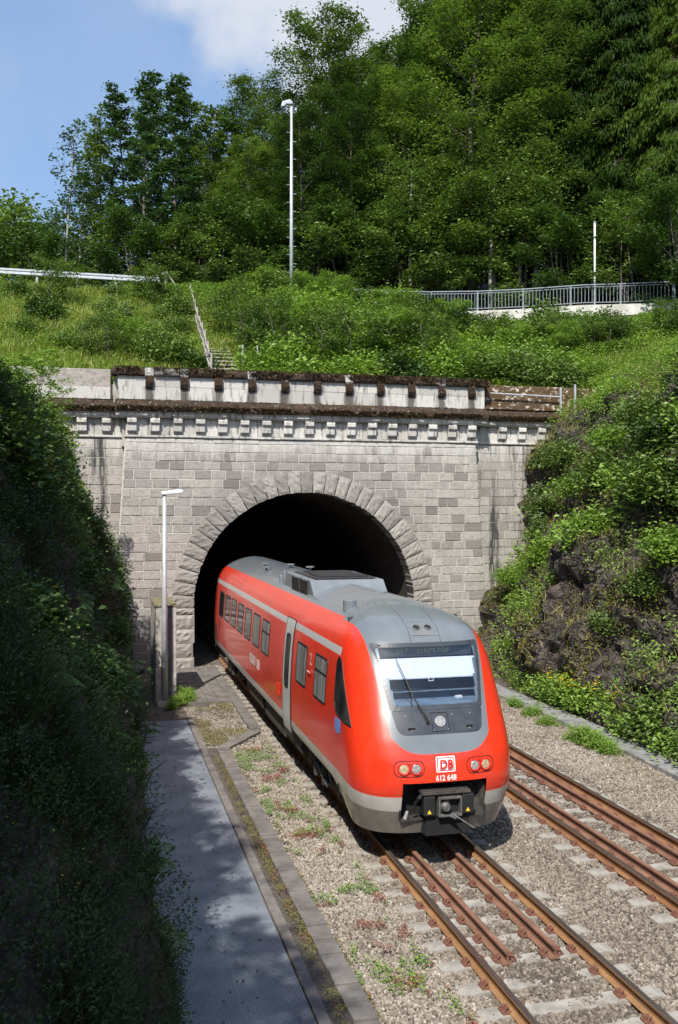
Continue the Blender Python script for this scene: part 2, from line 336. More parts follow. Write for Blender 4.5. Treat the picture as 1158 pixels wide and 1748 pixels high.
def bank(P, side, vs, name, amp, label):
    pr, arc = resample(P, lambda s: .16 if s < 14 else .5+(s-14)*.1)
    V, A = np.meshgrid(vs, np.arange(len(pr)), indexing='ij'); U = pr[A, 0].copy(); H = pr[A, 1].copy(); AR = arc[A]
    fade = np.clip(AR/1.0, 0, 1)
    n = fbm(V*.32, AR*.42, 0, 3, 3)*2.2*amp+fbm(V*1.0, AR*1.2, 5, 4, 9)*.9*amp
    r = np.abs(fbm(V*.8+AR*.7, AR*.9-V*.25, 9, 4, 5)); n = n-r*1.1*amp
    if side > 0: n = n*1.25-np.abs(fbm(V*1.7+AR, AR*2.1, 1, 4, 55))*.55
    if side < 0:
        U = U-1.6*np.clip(1-V/9, 0, 1.6)
        n = np.clip(n*1.7, -1.0, .14+.3*np.clip((AR-1.8)/3, 0, 1)*np.clip((30.5-V)/3, 0, 1))*np.clip(V/15, .35, 1)
        hs_ = np.interp(V, [5, 12, 20, 30], [.66, .75, .84, .97]); H = np.where(H > 1, 1+(H-1)*hs_, H)
        U = U+n*fade
    else:
        U = U-n*fade*.9+.75*np.clip((V-27)/5, 0, 1)
        U += .9*np.clip((AR-4.5)/1.5, 0, 1)*np.clip(1-(AR-6.5)/1.5, 0, 1)*np.exp(-((V-22)/4.5)**2)*1.3   # overhang hollow
    H = H+n*.35*fade
    Vd = V+fbm(V*.9, AR*.9, 2, 3, 21)*.4*fade
    X = np.stack([U, Vd, H], -1).reshape(-1, 3); F = grid_faces(*V.shape)
    if side > 0: F = F[:, ::-1]
    o = link(name, npmesh(name, X, F, M['rock'])); tag(o, kind='structure', label=label); return X, F
vsR = np.r_[np.arange(-10, 8, .6), np.arange(8, 37.3, .16)]
LV, LF = bank(LP, -1, np.r_[np.arange(-12, 1, .6), np.arange(1, 35.75, .16)], 'left_embankment', .55, 'steep overgrown rock bank on the left')
RV, RF = bank(RP, 1, vsR, 'right_cliff', 1.0, 'dark rock cliff with plants right of the tracks')

def hillH(u, v):
    base = np.interp(u, RP[:, 0], RP[:, 1]); w = np.clip((u-17.5)/3, 0, 1)
    a = 10.35+np.clip(v-36.3, 0, None)*.455; b = base-.1+np.clip(v-36.3, 0, None)*np.interp(u, [22, 26], [.34, .24])
    h = np.minimum(a*(1-w)+b*w, 17.0)
    back = np.clip(v-62, 0, None)*np.clip((u+4)/30, 0, 1.0)*.42
    left = np.clip(-u-14, 0, 30)*.02
    return h+back-left*0+fbm(u*.35, v*.35, 0, 3, 11)*.35*np.clip((v-36.3)/2, 0, 1)
us = np.r_[np.arange(-90, -12, 3), np.arange(-12, 34, .4), np.arange(34, 130, 4)]
vs = np.r_[[36.1], np.arange(36.3, 54, .4), np.arange(54, 90, 1.5), np.arange(90, 260, 8)]
Ug, Vg = np.meshgrid(us, vs, indexing='ij'); HV = np.stack([Ug, Vg, hillH(Ug, Vg)], -1).reshape(-1, 3); HF = grid_faces(*Ug.shape)
HF_keep = HF
o = link('hillside', npmesh('hillside', HV, HF_keep, M['forest_floor'], smooth=True)); tag(o, kind='structure')
g = MB(); g.box(-300, 300, -60, 300, -3, -.42); o = g.build('ground', M['soil']); tag(o, kind='structure')

# track bed with gentle relief
us = np.arange(.2, 14.2, .1); vs = np.arange(6, 36, .12); Ug, Vg = np.meshgrid(us, vs, indexing='ij')
def bedH(u, v): return -.215+fbm(u*1.3, v*1.3, 0, 3, 31)*.06-.03*np.exp(-((u-7.2)/.5)**2)-np.clip(3.35-u, 0, .25)*.0+.03*(u < 2.83)
o = link('ballast_bed', npmesh('ballast_bed', np.stack([Ug, Vg, bedH(Ug, Vg)], -1).reshape(-1, 3), grid_faces(*Ug.shape), M['ballastbase'], smooth=True)); tag(o, kind='structure')
m = MB(); m.box(1.0, 14, 36, 80, -.5, -.2); m.box(0, 14, -10, 6, -.6, -.2); tag(m.build('tunnel_floor', M['soil']), kind='structure')
# stones
def stones(n, u0, u1, v0, v1, size, lift=0.0, light=0., dens=None, z=None):
    u = rng.uniform(u0, u1, n); v = rng.uniform(v0, v1, n)
    if dens is not None:
        k = dens(u, v); u, v = u[k], v[k]; n = len(u)
    s = size*rng.uniform(.55, 1.35, n)
    c = np.array([(x, y, z_) for z_ in (-1, 1) for y in (-1, 1) for x in (-1, 1)], float)
    P = c[None]*rng.uniform(.35, 1, (n, 8, 3))*np.array([1, .8, .6])
    q = rng.normal(size=(n, 4)); q /= np.linalg.norm(q, axis=1)[:, None]; w, x, y, zz = q.T
    Rm = np.stack([1-2*(y*y+zz*zz), 2*(x*y-zz*w), 2*(x*zz+y*w), 2*(x*y+zz*w), 1-2*(x*x+zz*zz), 2*(y*zz-x*w), 2*(x*zz-y*w), 2*(y*zz+x*w), 1-2*(x*x+y*y)], 1).reshape(n, 3, 3)
    P = np.einsum('nij,nkj->nki', Rm, P)*s[:, None, None]*.5
    hz = bedH(u, v)+lift+s*.15
    P += np.stack([u, v, hz], 1)[:, None]
    f = np.array([(0, 2, 3, 1), (4, 5, 7, 6), (0, 1, 5, 4), (2, 6, 7, 3), (0, 4, 6, 2), (1, 3, 7, 5)])
    F = (np.arange(n)[:, None, None]*8+f[None]).reshape(-1, 4)
    tint = np.clip(rng.normal(.42+light, .26, n)-.22*np.exp(-((u-5.48)/.55)**2)-.18*np.exp(-((u-8.97)/.6)**2)+(fbm(u*.8, v*.8, 0, 3, 41))*.5, 0, 1)
    return P.reshape(-1, 3), F, np.repeat(tint, 6)
def join(parts):
    off = 0; Vs, Fs, Ts = [], [], []
    for V, F, T in parts: Vs.append(V); Fs.append(F+off); Ts.append(T); off += len(V)
    return np.concatenate(Vs), np.concatenate(Fs), np.concatenate(Ts)
def onsl(u, v):       # thin out over sleepers near the rails
    f = (v-.06) % .6
    s = (f < .13) | (f > .47)
    a = np.abs(u-5.48); b = np.abs(u-8.97)
    cov = vnoise(u*1.6, v*1.6, 0, 77) > .52
    return ~(s & (((a < 1.22) | (b < 1.22))) & (cov | (rng.random(len(u)) < .62)))
V, F, T = join([stones(62000, 3.2, 12.3, 8.5, 16, .058, dens=onsl), stones(42000, 3.3, 12.3, 16, 25, .068, dens=onsl), stones(18000, 3.3, 12.3, 25, 36, .085, dens=onsl),
                stones(9000, 3.15, 4.35, 9, 23.5, .05, .01, .35), stones(5000, 10.4, 12.3, 15, 30, .05, .01, .25)])
o = link('ballast_stones', npmesh('ballast_stones', V, F, M['stones'], T)); tag(o, 'loose grey brown ballast stones around the tracks', 'ballast', kind='stuff')
V, F, T = stones(5000, 2.5, 4.2, 23.2, 28.6, .035, .0, .3, dens=lambda u, v: (u < 2.8+(v-23)*.75) & (v < 28.4) & (v > 23.4))
o = link('gravel', npmesh('gravel', V, F, M['stones'], T)); tag(o, 'pale gravel beside the paved edging', 'gravel', kind='stuff')

# ---------------------------------------------------------------- tracks
RAILP = [(-.07, -.172), (.07, -.172), (.07, -.16), (.012, -.13), (.01, -.045), (.036, -.035), (.036, -.006), (.028, 0), (-.028, 0), (-.036, -.006), (-.036, -.035), (-.01, -.045), (-.012, -.13), (-.07, -.16)]
def rail_mesh(v0, v1, a, top):
    mb = MB(); n = len(RAILP); mb.prism(RAILP, v0, v1, 'y')
    mb.m = [0]*len(mb.f); mb.m[2+7] = 1; mb.m[2+6] = 1; mb.m[2+8] = 1
    return mb.mesh('rail', [a, top])
mb = MB(); pr = [(-1.22, -.36), (1.22, -.36), (1.22, -.2), (1.12, -.178), (.5, -.176), (.4, -.2), (-.4, -.2), (-.5, -.176), (-1.12, -.178), (-1.22, -.2)]
mb.prism(pr, -.13, .13); SLP = mb.mesh('sleeper', M['sleeper'])
mb = MB()
mb.box(-.06, .06, -.075, .075, -.176, -.15)
mb.tube([(-.045, -.06, -.15), (-.02, -.055, -.115), (.03, -.03, -.11), (-.04, 0, -.125), (.03, .03, -.11), (-.02, .055, -.115), (-.045, .06, -.15)], .011, 5)
mb.tube([(-.03, 0, -.16), (-.03, 0, -.095)], .018, 6)
CLIP = mb.mesh('rail_clip', M['clip'])
for ci, (cx_, lab, gend) in enumerate(((5.48, 'railway track under the red train, with guard rails ending short of the foreground', 11.3), (8.97, 'right-hand railway track with guard rails running its whole length', 8.0))):
    tr = empty('railway_track', (cx_, 0, 0), 0, lab, 'railway track')
    for s in (-1, 1):
        link('rail', rail_mesh(6.5, 70, M['rust' if ci == 0 else 'rust2'], M['railtop']), tr, (s*.752, 0, 0))
        link('guard_rail', rail_mesh(gend, 70, M['rustdark'], M['rustdark']), tr, (s*.335 if ci == 0 else s*.40, 0, -.004))
    for k in range(46):
        v = 8.46+k*.6
        sp = link('sleeper', SLP, tr, (random.uniform(-.01, .01), v, random.uniform(-.006, .004)))
        gs = .335 if ci == 0 else .40
        xs = [-.752-.1, -.752+.1, .752-.1, .752+.1]
        if v > gend-.1: xs += [-gs-.09, gs+.09, -gs+.09, gs-.09]
        for q, x in enumerate(xs):
            c = link('rail_clip', CLIP, sp, (x, 0, 0)); c.rotation_euler = (0, 0, 0 if q % 2 == 0 else math.pi)
            if abs(x) < .6: c.rotation_euler = (0, 0, 0 if (x < -gs or 0 < x < gs) else math.pi)

# ---------------------------------------------------------------- walkway, edging, path
wg = empty('walkway_grating', (0, 0, -.15), 0, 'grey steel mesh walkway in tree shade left of the train', 'walkway')
UG0, UG1 = .62, 2.42
for i, (v0, v1) in enumerate(((7.5, 13.3), (13.31, 20), (20.01, 26.6))):
    for j, (a, b) in enumerate(((UG0, 1.66), (1.67, UG1))):
        mb = MB(); p = .034
        for x in np.arange(a, b+.001, p): mb.box(x-.0022, x+.0022, v0, v1, -.03, 0)
        for y in np.arange(v0, v1, p*1.0): mb.box(a, b, y-.005, y+.005, -.012, -.001)
        for x in (a, b-.008): mb.box(x, x+.008, v0, v1, -.035, .003)
        for y in (v0, v1-.008): mb.box(a, b, y, y+.008, -.035, .004)
        mb.build('grating_panel', M['grate'], wg)
mb = MB()
mb.box(UG0-.2, UG1-.03, 7.4, 26.6, -.5, -.22); tag(mb.build('walkway_trench', M['forest_floor']), kind='structure')
m = MB(); y = 7.0
while y < 26.7:
    l = random.uniform(.75, 1.1); m.box(2.45, 2.60, y, min(y+l, 26.7)-.012, -.4, -.14+random.uniform(-.008, .008), .5, 0, .004); y += l
tag(m.build('stone_kerb', M['paver'], bevel=.01), 'low stone kerb along the right edge of the mesh walkway', 'kerb')
m = MB()
def run(p, q, w, l0):
    p, q = Vector(p), Vector(q); d = (q-p); L = d.length; n = max(1, round(L/l0)); a = math.atan2(d.y, d.x)
    for k in range(n):
        M4 = Matrix.Translation((*(p+d*((k+.5)/n)), 0)) @ Matrix.Rotation(a+random.uniform(-.012, .012), 4, 'Z')
        h = L/n/2-.013; z = -.105+random.uniform(-.014, .014)
        m.box(-h, h, -w/2, w/2, -.4, z, .5, 0, .004, M4)
run((2.98, 7), (2.98, 23.05), .3, .42); run((3.02, 23.2), (4.08, 24.75), .3, .42); run((4.1, 25.0), (4.12, 28.7), .3, .42)
tag(m.build('paver_edging', M['paver'], bevel=.008), 'line of grey paving slabs that jogs towards the train', 'edging')
m = MB()
for i in range(5):
    for j in range(10):
        x0 = 2.6+i*.34+(.0); y0 = 28.75+j*.66; m.box(x0+.006, x0+.334, y0+.006, y0+.654, -.3, -.115+random.uniform(-.006, .006))
tag(m.build('paved_apron', M['paver']), kind='structure')
m = MB(); y = 8
while y < 35:
    l = .5; cu = 12.25+.12*math.sin(y*.35); m.box(cu, cu+.72, y, y+l-.01, -.4, -.10+random.uniform(-.012, .012), .5, 0, .006); y += l
o = m.build('path', pm('path_concrete', (.15, .15, .15), (.27, .265, .25), 3, .93, 0, .01), bevel=.01); tag(o, kind='structure')

# ---------------------------------------------------------------- tunnel portal
PV = 35.2; AU, AZ, AR = 7.74, 2.08, 4.27
por = empty('tunnel_portal', (0, 0, 0), 0, 'old grey stone tunnel portal with round arch and mossy parapet', 'tunnel portal')
def arc(r, a): return (AU+r*math.cos(a), AZ+r*math.sin(a))
# wall blocks
random.seed(5)
def wall_blocks(name, e0, e1, v, h0, h1, arch=False, row=.338):
    mb = MB(); z = h0; ri = 0
    while z < h1-.02:
        z1 = min(z+row*random.uniform(.94, 1.06), h1); zm = (z+z1)/2
        spans = [(e0(zm), e1(zm))]
        if arch:
            rr = AR+.40
            if zm < AZ: xo = rr
            else: xo = math.sqrt(max(0, rr*rr-(zm-AZ)**2)) if zm-AZ < rr else 0
            if xo > 0: spans = [(e0(zm), AU-xo), (AU+xo, e1(zm))]
        for (a, b) in spans:
            x = a; first = True
            while x < b-.01:
                w = random.choice([.45, .55, .62, .7, .58, .42])*random.uniform(.92, 1.08)
                if first and ri % 2: w *= .55
                first = False
                if b-(x+w) < .28: w = b-x
                g = .0125; t = min(1, max(0, random.gauss(.55, .2)))
                if random.random() < .10: t = random.uniform(.0, .2)
                pr_ = random.uniform(.0, .02)
                mb.box(x+g, x+w-g, v-pr_, v+.12, z+g, z1-g, t, 0, .004)
                x += w
        z = z1; ri += 1
    o = mb.build(name, M['stone'], por, bevel=.012); return o
bayL = lambda z: .70+(z-3.3)*.067; bayR = lambda z: 14.96-(z-2.9)*.06
wall_blocks('portal_wall', bayL, bayR, PV, -.2, 8.32, True)
wall_blocks('wing_wall', lambda z: -9.0, lambda z: bayL(z)-.005, PV+.45, -.2, 8.32)
wall_blocks('wing_wall', lambda z: bayR(z)+.005, lambda z: 21.0, PV+.45, -.2, 8.32)
# mortar backing with arch opening
def mortar():
    mb = MB(); N = 48; v = PV+.012
    pts = [arc(AR+.3, math.pi*(1-k/N)) for k in range(N+1)]
    for k in range(N):
        (x0, z0), (x1, z1) = pts[k], pts[k+1]
        mb.add([(x0, v, z0), (x1, v, z1), (x1, v, 8.3), (x0, v, 8.3)], [(0, 1, 2, 3)])
    L, Rr = AU-AR-.3, AU+AR+.3
    mb.add([(.47, v, -.3), (L, v, -.3), (L, v, 8.3), (1.0, v, 8.3)], [(0, 1, 2, 3)])
    mb.add([(Rr, v, -.3), (15.12, v, -.3), (14.62, v, 8.3), (Rr, v, 8.3)], [(0, 1, 2, 3)])
    mb.add([(.47, v, -.3), (1.0, v, 8.3), (1.0, v+.6, 8.3), (.47, v+.6, -.3)], [(0, 1, 2, 3)])
    mb.add([(15.12, v, -.3), (14.62, v, 8.3), (14.62, v+.6, 8.3), (15.12, v+.6, -.3)], [(0, 1, 2, 3)])
    mb.add([(-9, v+.45, -.3), (.9, v+.45, -.3), (1.1, v+.45, 8.3), (-9, v+.45, 8.3)], [(0, 1, 2, 3)])
    mb.add([(14.6, v+.45, -.3), (21, v+.45, -.3), (21, v+.45, 8.3), (14.6, v+.45, 8.3)], [(0, 1, 2, 3)])
    mb.build('mortar', M['mortar'], por)
mortar()
# voussoirs
NVS = 31
def voussoir(a0, a1, r0, r1, bulge):
    mb = MB(); na, nr = 5, 7; g = .02/AR
    for layer in (0,):
        sk = random.uniform(-.02, .02)
        P = {}
        for i in range(na+1):
            for j in range(nr+1):
                a = a0+g+(a1-a0-2*g)*i/na; r = r0+(r1-r0)*j/nr
                e = min(i, na-i, j, nr-j); d = 0 if e == 0 else bulge*(.6+random.uniform(-.5, .6))
                if j == 0: r += random.uniform(-.015, .03)
                x, z = arc(r, a); P[i, j] = (x, PV-.05-d, z)
        for i in range(na):
            for j in range(nr):
                mb.add([P[i, j], P[i+1, j], P[i+1, j+1], P[i, j+1]], [(0, 1, 2, 3)])
        # sides
        edge = [(i, 0) for i in range(na+1)]+[(na, j) for j in range(1, nr+1)]+[(i, nr) for i in range(na-1, -1, -1)]+[(0, j) for j in range(nr-1, 0, -1)]
        for k in range(len(edge)):
            p, q = P[edge[k]], P[edge[(k+1) % len(edge)]]
            mb.add([p, q, (q[0], PV+.75, q[2]), (p[0], PV+.75, p[2])], [(3, 2, 1, 0)])
    t = random.uniform(.1, .48); mb.t = [t]*len(mb.t); return mb
for k in range(NVS):
    a0 = math.pi*k/NVS; a1 = math.pi*(k+1)/NVS
    voussoir(a0, a1, AR, AR+.80+random.uniform(-.015, .015), .035).build('voussoir', M['ringstone'], por)
for s in (-1, 1):
    z = -.25
    while z < AZ-.01:
        h = min(.52, AZ-z) if AZ-z > .75 or AZ-z <= .55 else (AZ-z)/2
        mb = MB(); x0, x1 = sorted((AU+s*(AR+random.uniform(-.03, .03)), AU+s*(AR+.8+random.uniform(-.02, .05))))
        n = 6; P = [[(x0+(x1-x0)*i/n, PV-.05-(0 if min(i, n-i, j, 4-j) == 0 else .05*random.uniform(.2, 1.4)), z+.01+(h-.02)*j/4) for j in range(5)] for i in range(n+1)]
        for i in range(n):
            for j in range(4): mb.add([P[i][j], P[i+1][j], P[i+1][j+1], P[i][j+1]], [(0, 1, 2, 3)])
        mb.box(x0, x1, PV-.049, PV+.75, z+.01, z+h-.01); t = random.uniform(.15, .55); mb.t = [t]*len(mb.t)
        mb.build('jamb_stone', M['ringstone'], por); z += h
# lining
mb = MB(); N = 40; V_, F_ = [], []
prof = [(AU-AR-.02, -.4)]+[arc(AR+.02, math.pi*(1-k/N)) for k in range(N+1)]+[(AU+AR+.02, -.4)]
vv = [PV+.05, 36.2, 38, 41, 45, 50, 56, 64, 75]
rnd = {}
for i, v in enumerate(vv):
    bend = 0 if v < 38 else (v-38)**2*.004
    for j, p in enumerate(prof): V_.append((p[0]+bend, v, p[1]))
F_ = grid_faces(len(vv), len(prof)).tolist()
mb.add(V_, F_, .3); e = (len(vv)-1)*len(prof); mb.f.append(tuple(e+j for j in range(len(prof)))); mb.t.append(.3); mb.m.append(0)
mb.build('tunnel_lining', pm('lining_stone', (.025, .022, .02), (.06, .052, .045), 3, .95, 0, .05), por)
# trim: string course, frieze, cornice, parapet
def course(name, prof_, u0, u1, v, mat, seg=1.4, ends=True, jit=.006):
    mb = MB(); x = u0
    while x < u1-.01:
        w = seg*random.uniform(.85, 1.1)
        if u1-x-w < seg*.4: w = u1-x
        dz = random.uniform(-jit, jit); dy = random.uniform(-jit, jit)
        mb.prism([(v+p[0]+dy, p[1]+dz) for p in prof_], x+.005, x+w-.005, 'x', random.random()); x += w
    return mb.build(name, mat, por, bevel=.008)
CU0, CU1 = 1.02, 14.66
secs = ((-9.0, .98, .45), (CU0, CU1, 0), (14.72, 21.0, .45))
for (a, b, dv) in secs:
    v = PV+dv; ov = .0 if dv else .36
    course('string_course', [(.1, 8.33), (-.05, 8.33), (-.07, 8.36), (-.07, 8.42), (.1, 8.42)], a-(.04 if not dv else 0), b+(.04 if not dv else 0), v, M['trim'])
    course('frieze', [(.1, 8.425), (-.015, 8.425), (-.015, 9.03), (.1, 9.03)], a, b, v, M['trim'], .82)
    course('cornice', [(.1, 9.04), (-.20, 9.04), (-.26, 9.12), (-.26, 9.2), (-.30, 9.25), (.1, 9.25)], a-ov, b+ov, v, M['trim'], 1.35)
    course('cornice_ledge', [(.6, 9.255), (-.33, 9.255), (-.37, 9.35), (-.34, 9.48), (-.22, 9.62), (-.10, 9.70), (.6, 9.72)], a-ov*1.05, b+ov*1.05, v, M['mossy'], 1.5, jit=.02)
def corbel(u, v):
    mb = MB(); pts = [(.05, 9.035), (-.19, 9.035), (-.24, 8.98), (-.24, 8.86), (-.20, 8.83), (-.16, 8.81), (-.15, 8.60), (-.15, 8.56), (-.11, 8.56), (-.11, 8.52), (.05, 8.52)]
    w = random.uniform(.155, .175); mb.prism([(v+a, b) for a, b in pts], u-w, u+w, 'x', random.random()); mb.build('corbel', M['trim'], por, bevel=.012)
for k in range(17): corbel(1.24+.822*k, PV-.01)
for k in range(7): corbel(.35-.87*k, PV+.44)
for k in range(5): corbel(15.9+.87*k, PV+.44)
# parapet of the central bay: set back panels, projecting brackets, mossy caps
pv = PV-.05; PU0, PU1 = .66, 15.05
posts = [1.86+1.253*k for k in range(11)]
course('parapet_panel', [(.5, 9.72), (-.03, 9.70), (-.03, 10.18), (.5, 10.18)], PU0+.08, PU1-.08, pv, M['streaky'], 1.253)
course('parapet_panel', [(.5, 10.185), (-.03, 10.185), (-.03, 10.56), (.5, 10.56)], PU0+.08, PU1-.08, pv, M['trim'], 1.253)
edges = [PU0-.15]+posts+[PU1+.12]
for k in range(len(edges)-1):
    a = edges[k]+(.17 if k else 0); b = edges[k+1]-(.17 if k < len(edges)-2 else 0)
    mb = MB(); mb.prism([(pv+.5, 10.565), (pv-.14, 10.565), (pv-.17, 10.62), (pv-.17, 10.74), (pv-.1, 10.83), (pv+.5, 10.86)], a+.01, b-.01, 'x', .5)
    mb.build('parapet_cap', M['mossy'] if k != 1 else M['concdark'], por, bevel=.02)
for k, u in enumerate(posts):
    mb = MB(); mb.box(u-.155, u+.155, pv-.12, pv+.5, 10.568, 10.85); mb.build('parapet_post', M['trim'] if k < 2 or k % 3 == 0 else M['mossy'], por, bevel=.015)
    mb = MB(); mb.prism([(pv-.031, 10.56), (pv-.2, 10.56), (pv-.22, 10.5), (pv-.20, 10.28), (pv-.12, 10.15), (pv-.031, 10.1)], u-.14, u+.14, 'x'); mb.build('parapet_bracket', M['mossy'], por, bevel=.02)
mb = MB(); mb.prism([(PV+.95, 9.75), (PV+.38, 9.74), (PV+.40, 10.82), (PV+.95, 10.86)], -9, PU0-.16, 'x'); mb.build('left_parapet', M['plaster'], por, bevel=.02)
mb = MB(); mb.box(-9, PU0-.17, PV+.33, PV+.39, 9.73, 10.15); mb.build('parapet_plinth', M['trim'], por, bevel=.01)
mb = MB(); mb.prism([(PV+.95, 9.75), (PV+.30, 9.74), (PV+.32, 10.72), (PV+.95, 10.78)], PU1+.13, 20.2, 'x'); mb.build('right_parapet', M['mossplaster'], por, bevel=.03)
mb = MB(); mb.box(-9, 21, PV+.56, PV+.93, 7.2, 10.3); mb.box(.9, 14.75, PV+.11, PV+.55, 8.0, 9.6); mb.box(.6, 15.1, PV+.2, PV+.55, 9.6, 10.5); mb.build('core', M['conc'], por)
# pipe rail on the right parapet
pr_ = empty('parapet_handrail', (15.3, 35.3, 9.75), 0, 'thin grey pipe rail on the mossy right end of the parapet', 'handrail')
mb = MB(); mb.tube([(0, .02, .62), (3.1, .02, .56)], .03, 8); mb.build('rail', M['galv'], pr_)
for x in (3.1, 3.75): mb = MB(); mb.box(x-.035, x+.035, 0, .06, -.1, 1.1 if x > 3.5 else .95); mb.build('post', M['galv'], pr_)

# ---------------------------------------------------------------- concrete pillar, lamp, gutter
p = empty('concrete_pillar', (2.05, 29.3, -.2), 0, 'tall weathered concrete block with a dark slot beside the tunnel mouth', 'pillar')
mb = MB(); mb.box(-.31, .06, 0, 2.7, 0, 2.93); mb.build('body', M['conc'], p, bevel=.015)
mb = MB(); mb.box(.17, .32, 0, 2.7, 0, 2.93); mb.build('side_panel', M['conc'], p, bevel=.015)
mb = MB(); mb.box(.061, .169, .06, 2.6, 0, 2.9); mb.build('slot', M['concdark'], p)
mb = MB(); mb.box(-.33, .34, -.02, 2.72, 2.932, 2.985, j=.006); mb.build('cap', pm('mossy_cap', (.10, .085, .03), (.24, .21, .12), 4, .95, 0, .02), p, bevel=.01)
l = empty('platform_lamp', (1.98, 28.9, -.2), 0, 'slim galvanised lamp post in front of the concrete pillar', 'lamp post')
mb = MB(); mb.tube([(0, 0, 0), (0, 0, 3.2), (0, 0, 6.35)], [.095, .08, .06], 14); mb.build('pole', M['galv'], l, True)
mb = MB(); mb.box(-.22, .22, -.22, .22, -.05, .16); mb.build('foundation', M['conc'], l, bevel=.02)
mb = MB(); mb.prism([(-.09, 6.34), (.50, 6.40), (.56, 6.44), (.54, 6.50), (.42, 6.515), (-.09, 6.44)], -.1, .1); mb.build('lamp_head', M['whitepaint'], l, bevel=.02)
mb = MB(); pts = []
for k in range(13):
    s = k/12; pts.append((.35+1.05*s-.25*math.sin(s*3.1), 33.6-1.9*s, 2.6-2.2*s-.45*math.sin(s*math.pi)))
mb.tube(pts, .16, 10); tag(mb.build('drain_pipe', M['conc'], smooth=True), 'pale curved drain pipe coming down the bank behind the pillar', 'pipe')

# ---------------------------------------------------------------- road, guardrail, mast, railing, stairs
m = MB(); m.box(-60, 40, 52.6, 58.5, 16.9, 17.12); tag(m.build('road', M['asphalt']), kind='structure')
gr = empty('guardrail', (0, 51.6, 17.28), 0, 'galvanised steel crash barrier along the road above the portal', 'guardrail')
wp = [(0, -.155), (.04, -.13), (.04, -.06), (0, -.02), (0, .02), (.04, .06), (.04, .13), (0, .155), (.012, .155), (.052, .13), (.052, .055), (.012, .015), (.012, -.015), (.052, -.055), (.052, -.13), (.012, -.155)]
mb = MB(); mb.prism([(-a, b+.72) for a, b in wp], -40, 3.3, 'x'); mb.build('beam', M['galv'], gr)
for k in range(21): mb = MB(); x = 3.0-k*2; mb.box(x-.05, x+.05, .02, .1, -.4, .8); mb.build('post', M['galv'], gr)
gr = empty('guardrail', (0, 52.0, 17.0), 0, 'short crash barrier section half hidden in grass beside the wooden steps', 'guardrail')
mb = MB(); mb.prism([(-a, b+.5) for a, b in wp], 5.8, 12, 'x'); mb.build('beam', M['galv'], gr)
for x in (6, 8, 10, 12): mb = MB(); mb.box(x-.05, x+.05, .02, .1, -.4, .6); mb.build('post', M['galv'], gr)
ms = empty('lamp_mast', (9.95, 49.0, 16.0), 0, 'tall grey lamp mast with climbing rungs rising above the shrubs', 'lamp mast')
HM = 11.15
mb = MB(); mb.tube([(0, 0, 0), (0, 0, 5), (0, 0, HM)], [.105, .09, .06], 12); mb.build('pole', M['galv'], ms, True)
for k in range(17):
    s = 1 if k % 2 else -1; mb = MB(); mb.tube([(0, 0, 2.2+k*.46), (s*.26, 0, 2.2+k*.46)], .014, 5); mb.build('rung', M['galv'], ms)
mb = MB(); mb.prism([(.05, HM), (-.1, HM+.12), (-.5, HM-.03), (-.56, HM-.3), (-.42, HM-.28), (-.28, HM-.14), (.05, HM-.12)], -.13, .13); mb.build('lamp_head', M['galv'], ms, bevel=.02)
wpo = empty('white_pole', (26.65, 47.2, 16.4), 0, 'plain white pole standing behind the railing on the right', 'pole')
mb = MB(); mb.tube([(0, 0, 0), (0, 0, 5.15)], .052, 10); mb.build('shaft', M['whitepaint'], wpo, True)
mb = MB(); mb.tube([(0, 0, 5.15), (0, 0, 5.2)], .08, 10); mb.build('cap', M['galv'], wpo)
# railing on a curved concrete wall
C = [Vector((x, y, 0)) for x, y in ((13.5, 51.6), (16, 51.5), (18.5, 51.1), (21, 50.3), (23.3, 49.2), (25.5, 47.8), (27.7, 46.3), (29.9, 44.6))]
def rz_(x): return float(np.interp(x, [13, 20, 26, 30], [17.0, 17.0, 17.0, 16.75]))
rl = empty('railing', (0, 0, 0), 0, 'grey steel railing with vertical bars on the curved white wall', 'railing')
path = []
for i in range(len(C)-1):
    for k in range(4): path.append(C[i].lerp(C[i+1], k/4))
path.append(C[-1])
for nm, dz, r in (('top_rail', 1.12, .035), ('bottom_rail', .14, .022)):
    mb = MB(); mb.tube([(q.x, q.y, rz_(q.x)+dz) for q in path], r, 6); mb.build(nm, M['railgrey'], rl, True)
mb = MB(); mb.tube([(q.x, q.y, rz_(q.x)+1.0) for q in path], .022, 6); mb.build('middle_rail', M['railgrey'], rl)
for q in C: mb = MB(); mb.box(q.x-.04, q.x+.04, q.y-.04, q.y+.04, rz_(q.x)-.05, rz_(q.x)+1.14); mb.build('post', M['railgrey'], rl)
L_ = [(path[i+1]-path[i]).length for i in range(len(path)-1)]; tot = sum(L_); nb = 96
for k in range(nb):
    d = tot*(k+.5)/nb; i = 0
    while d > L_[i]: d -= L_[i]; i += 1
    q = path[i].lerp(path[i+1], d/L_[i]); mb = MB(); mb.box(q.x-.013, q.x+.013, q.y-.013, q.y+.013, rz_(q.x)+.14, rz_(q.x)+1.0); mb.build('baluster', M['railgrey'], rl)
mb = MB()
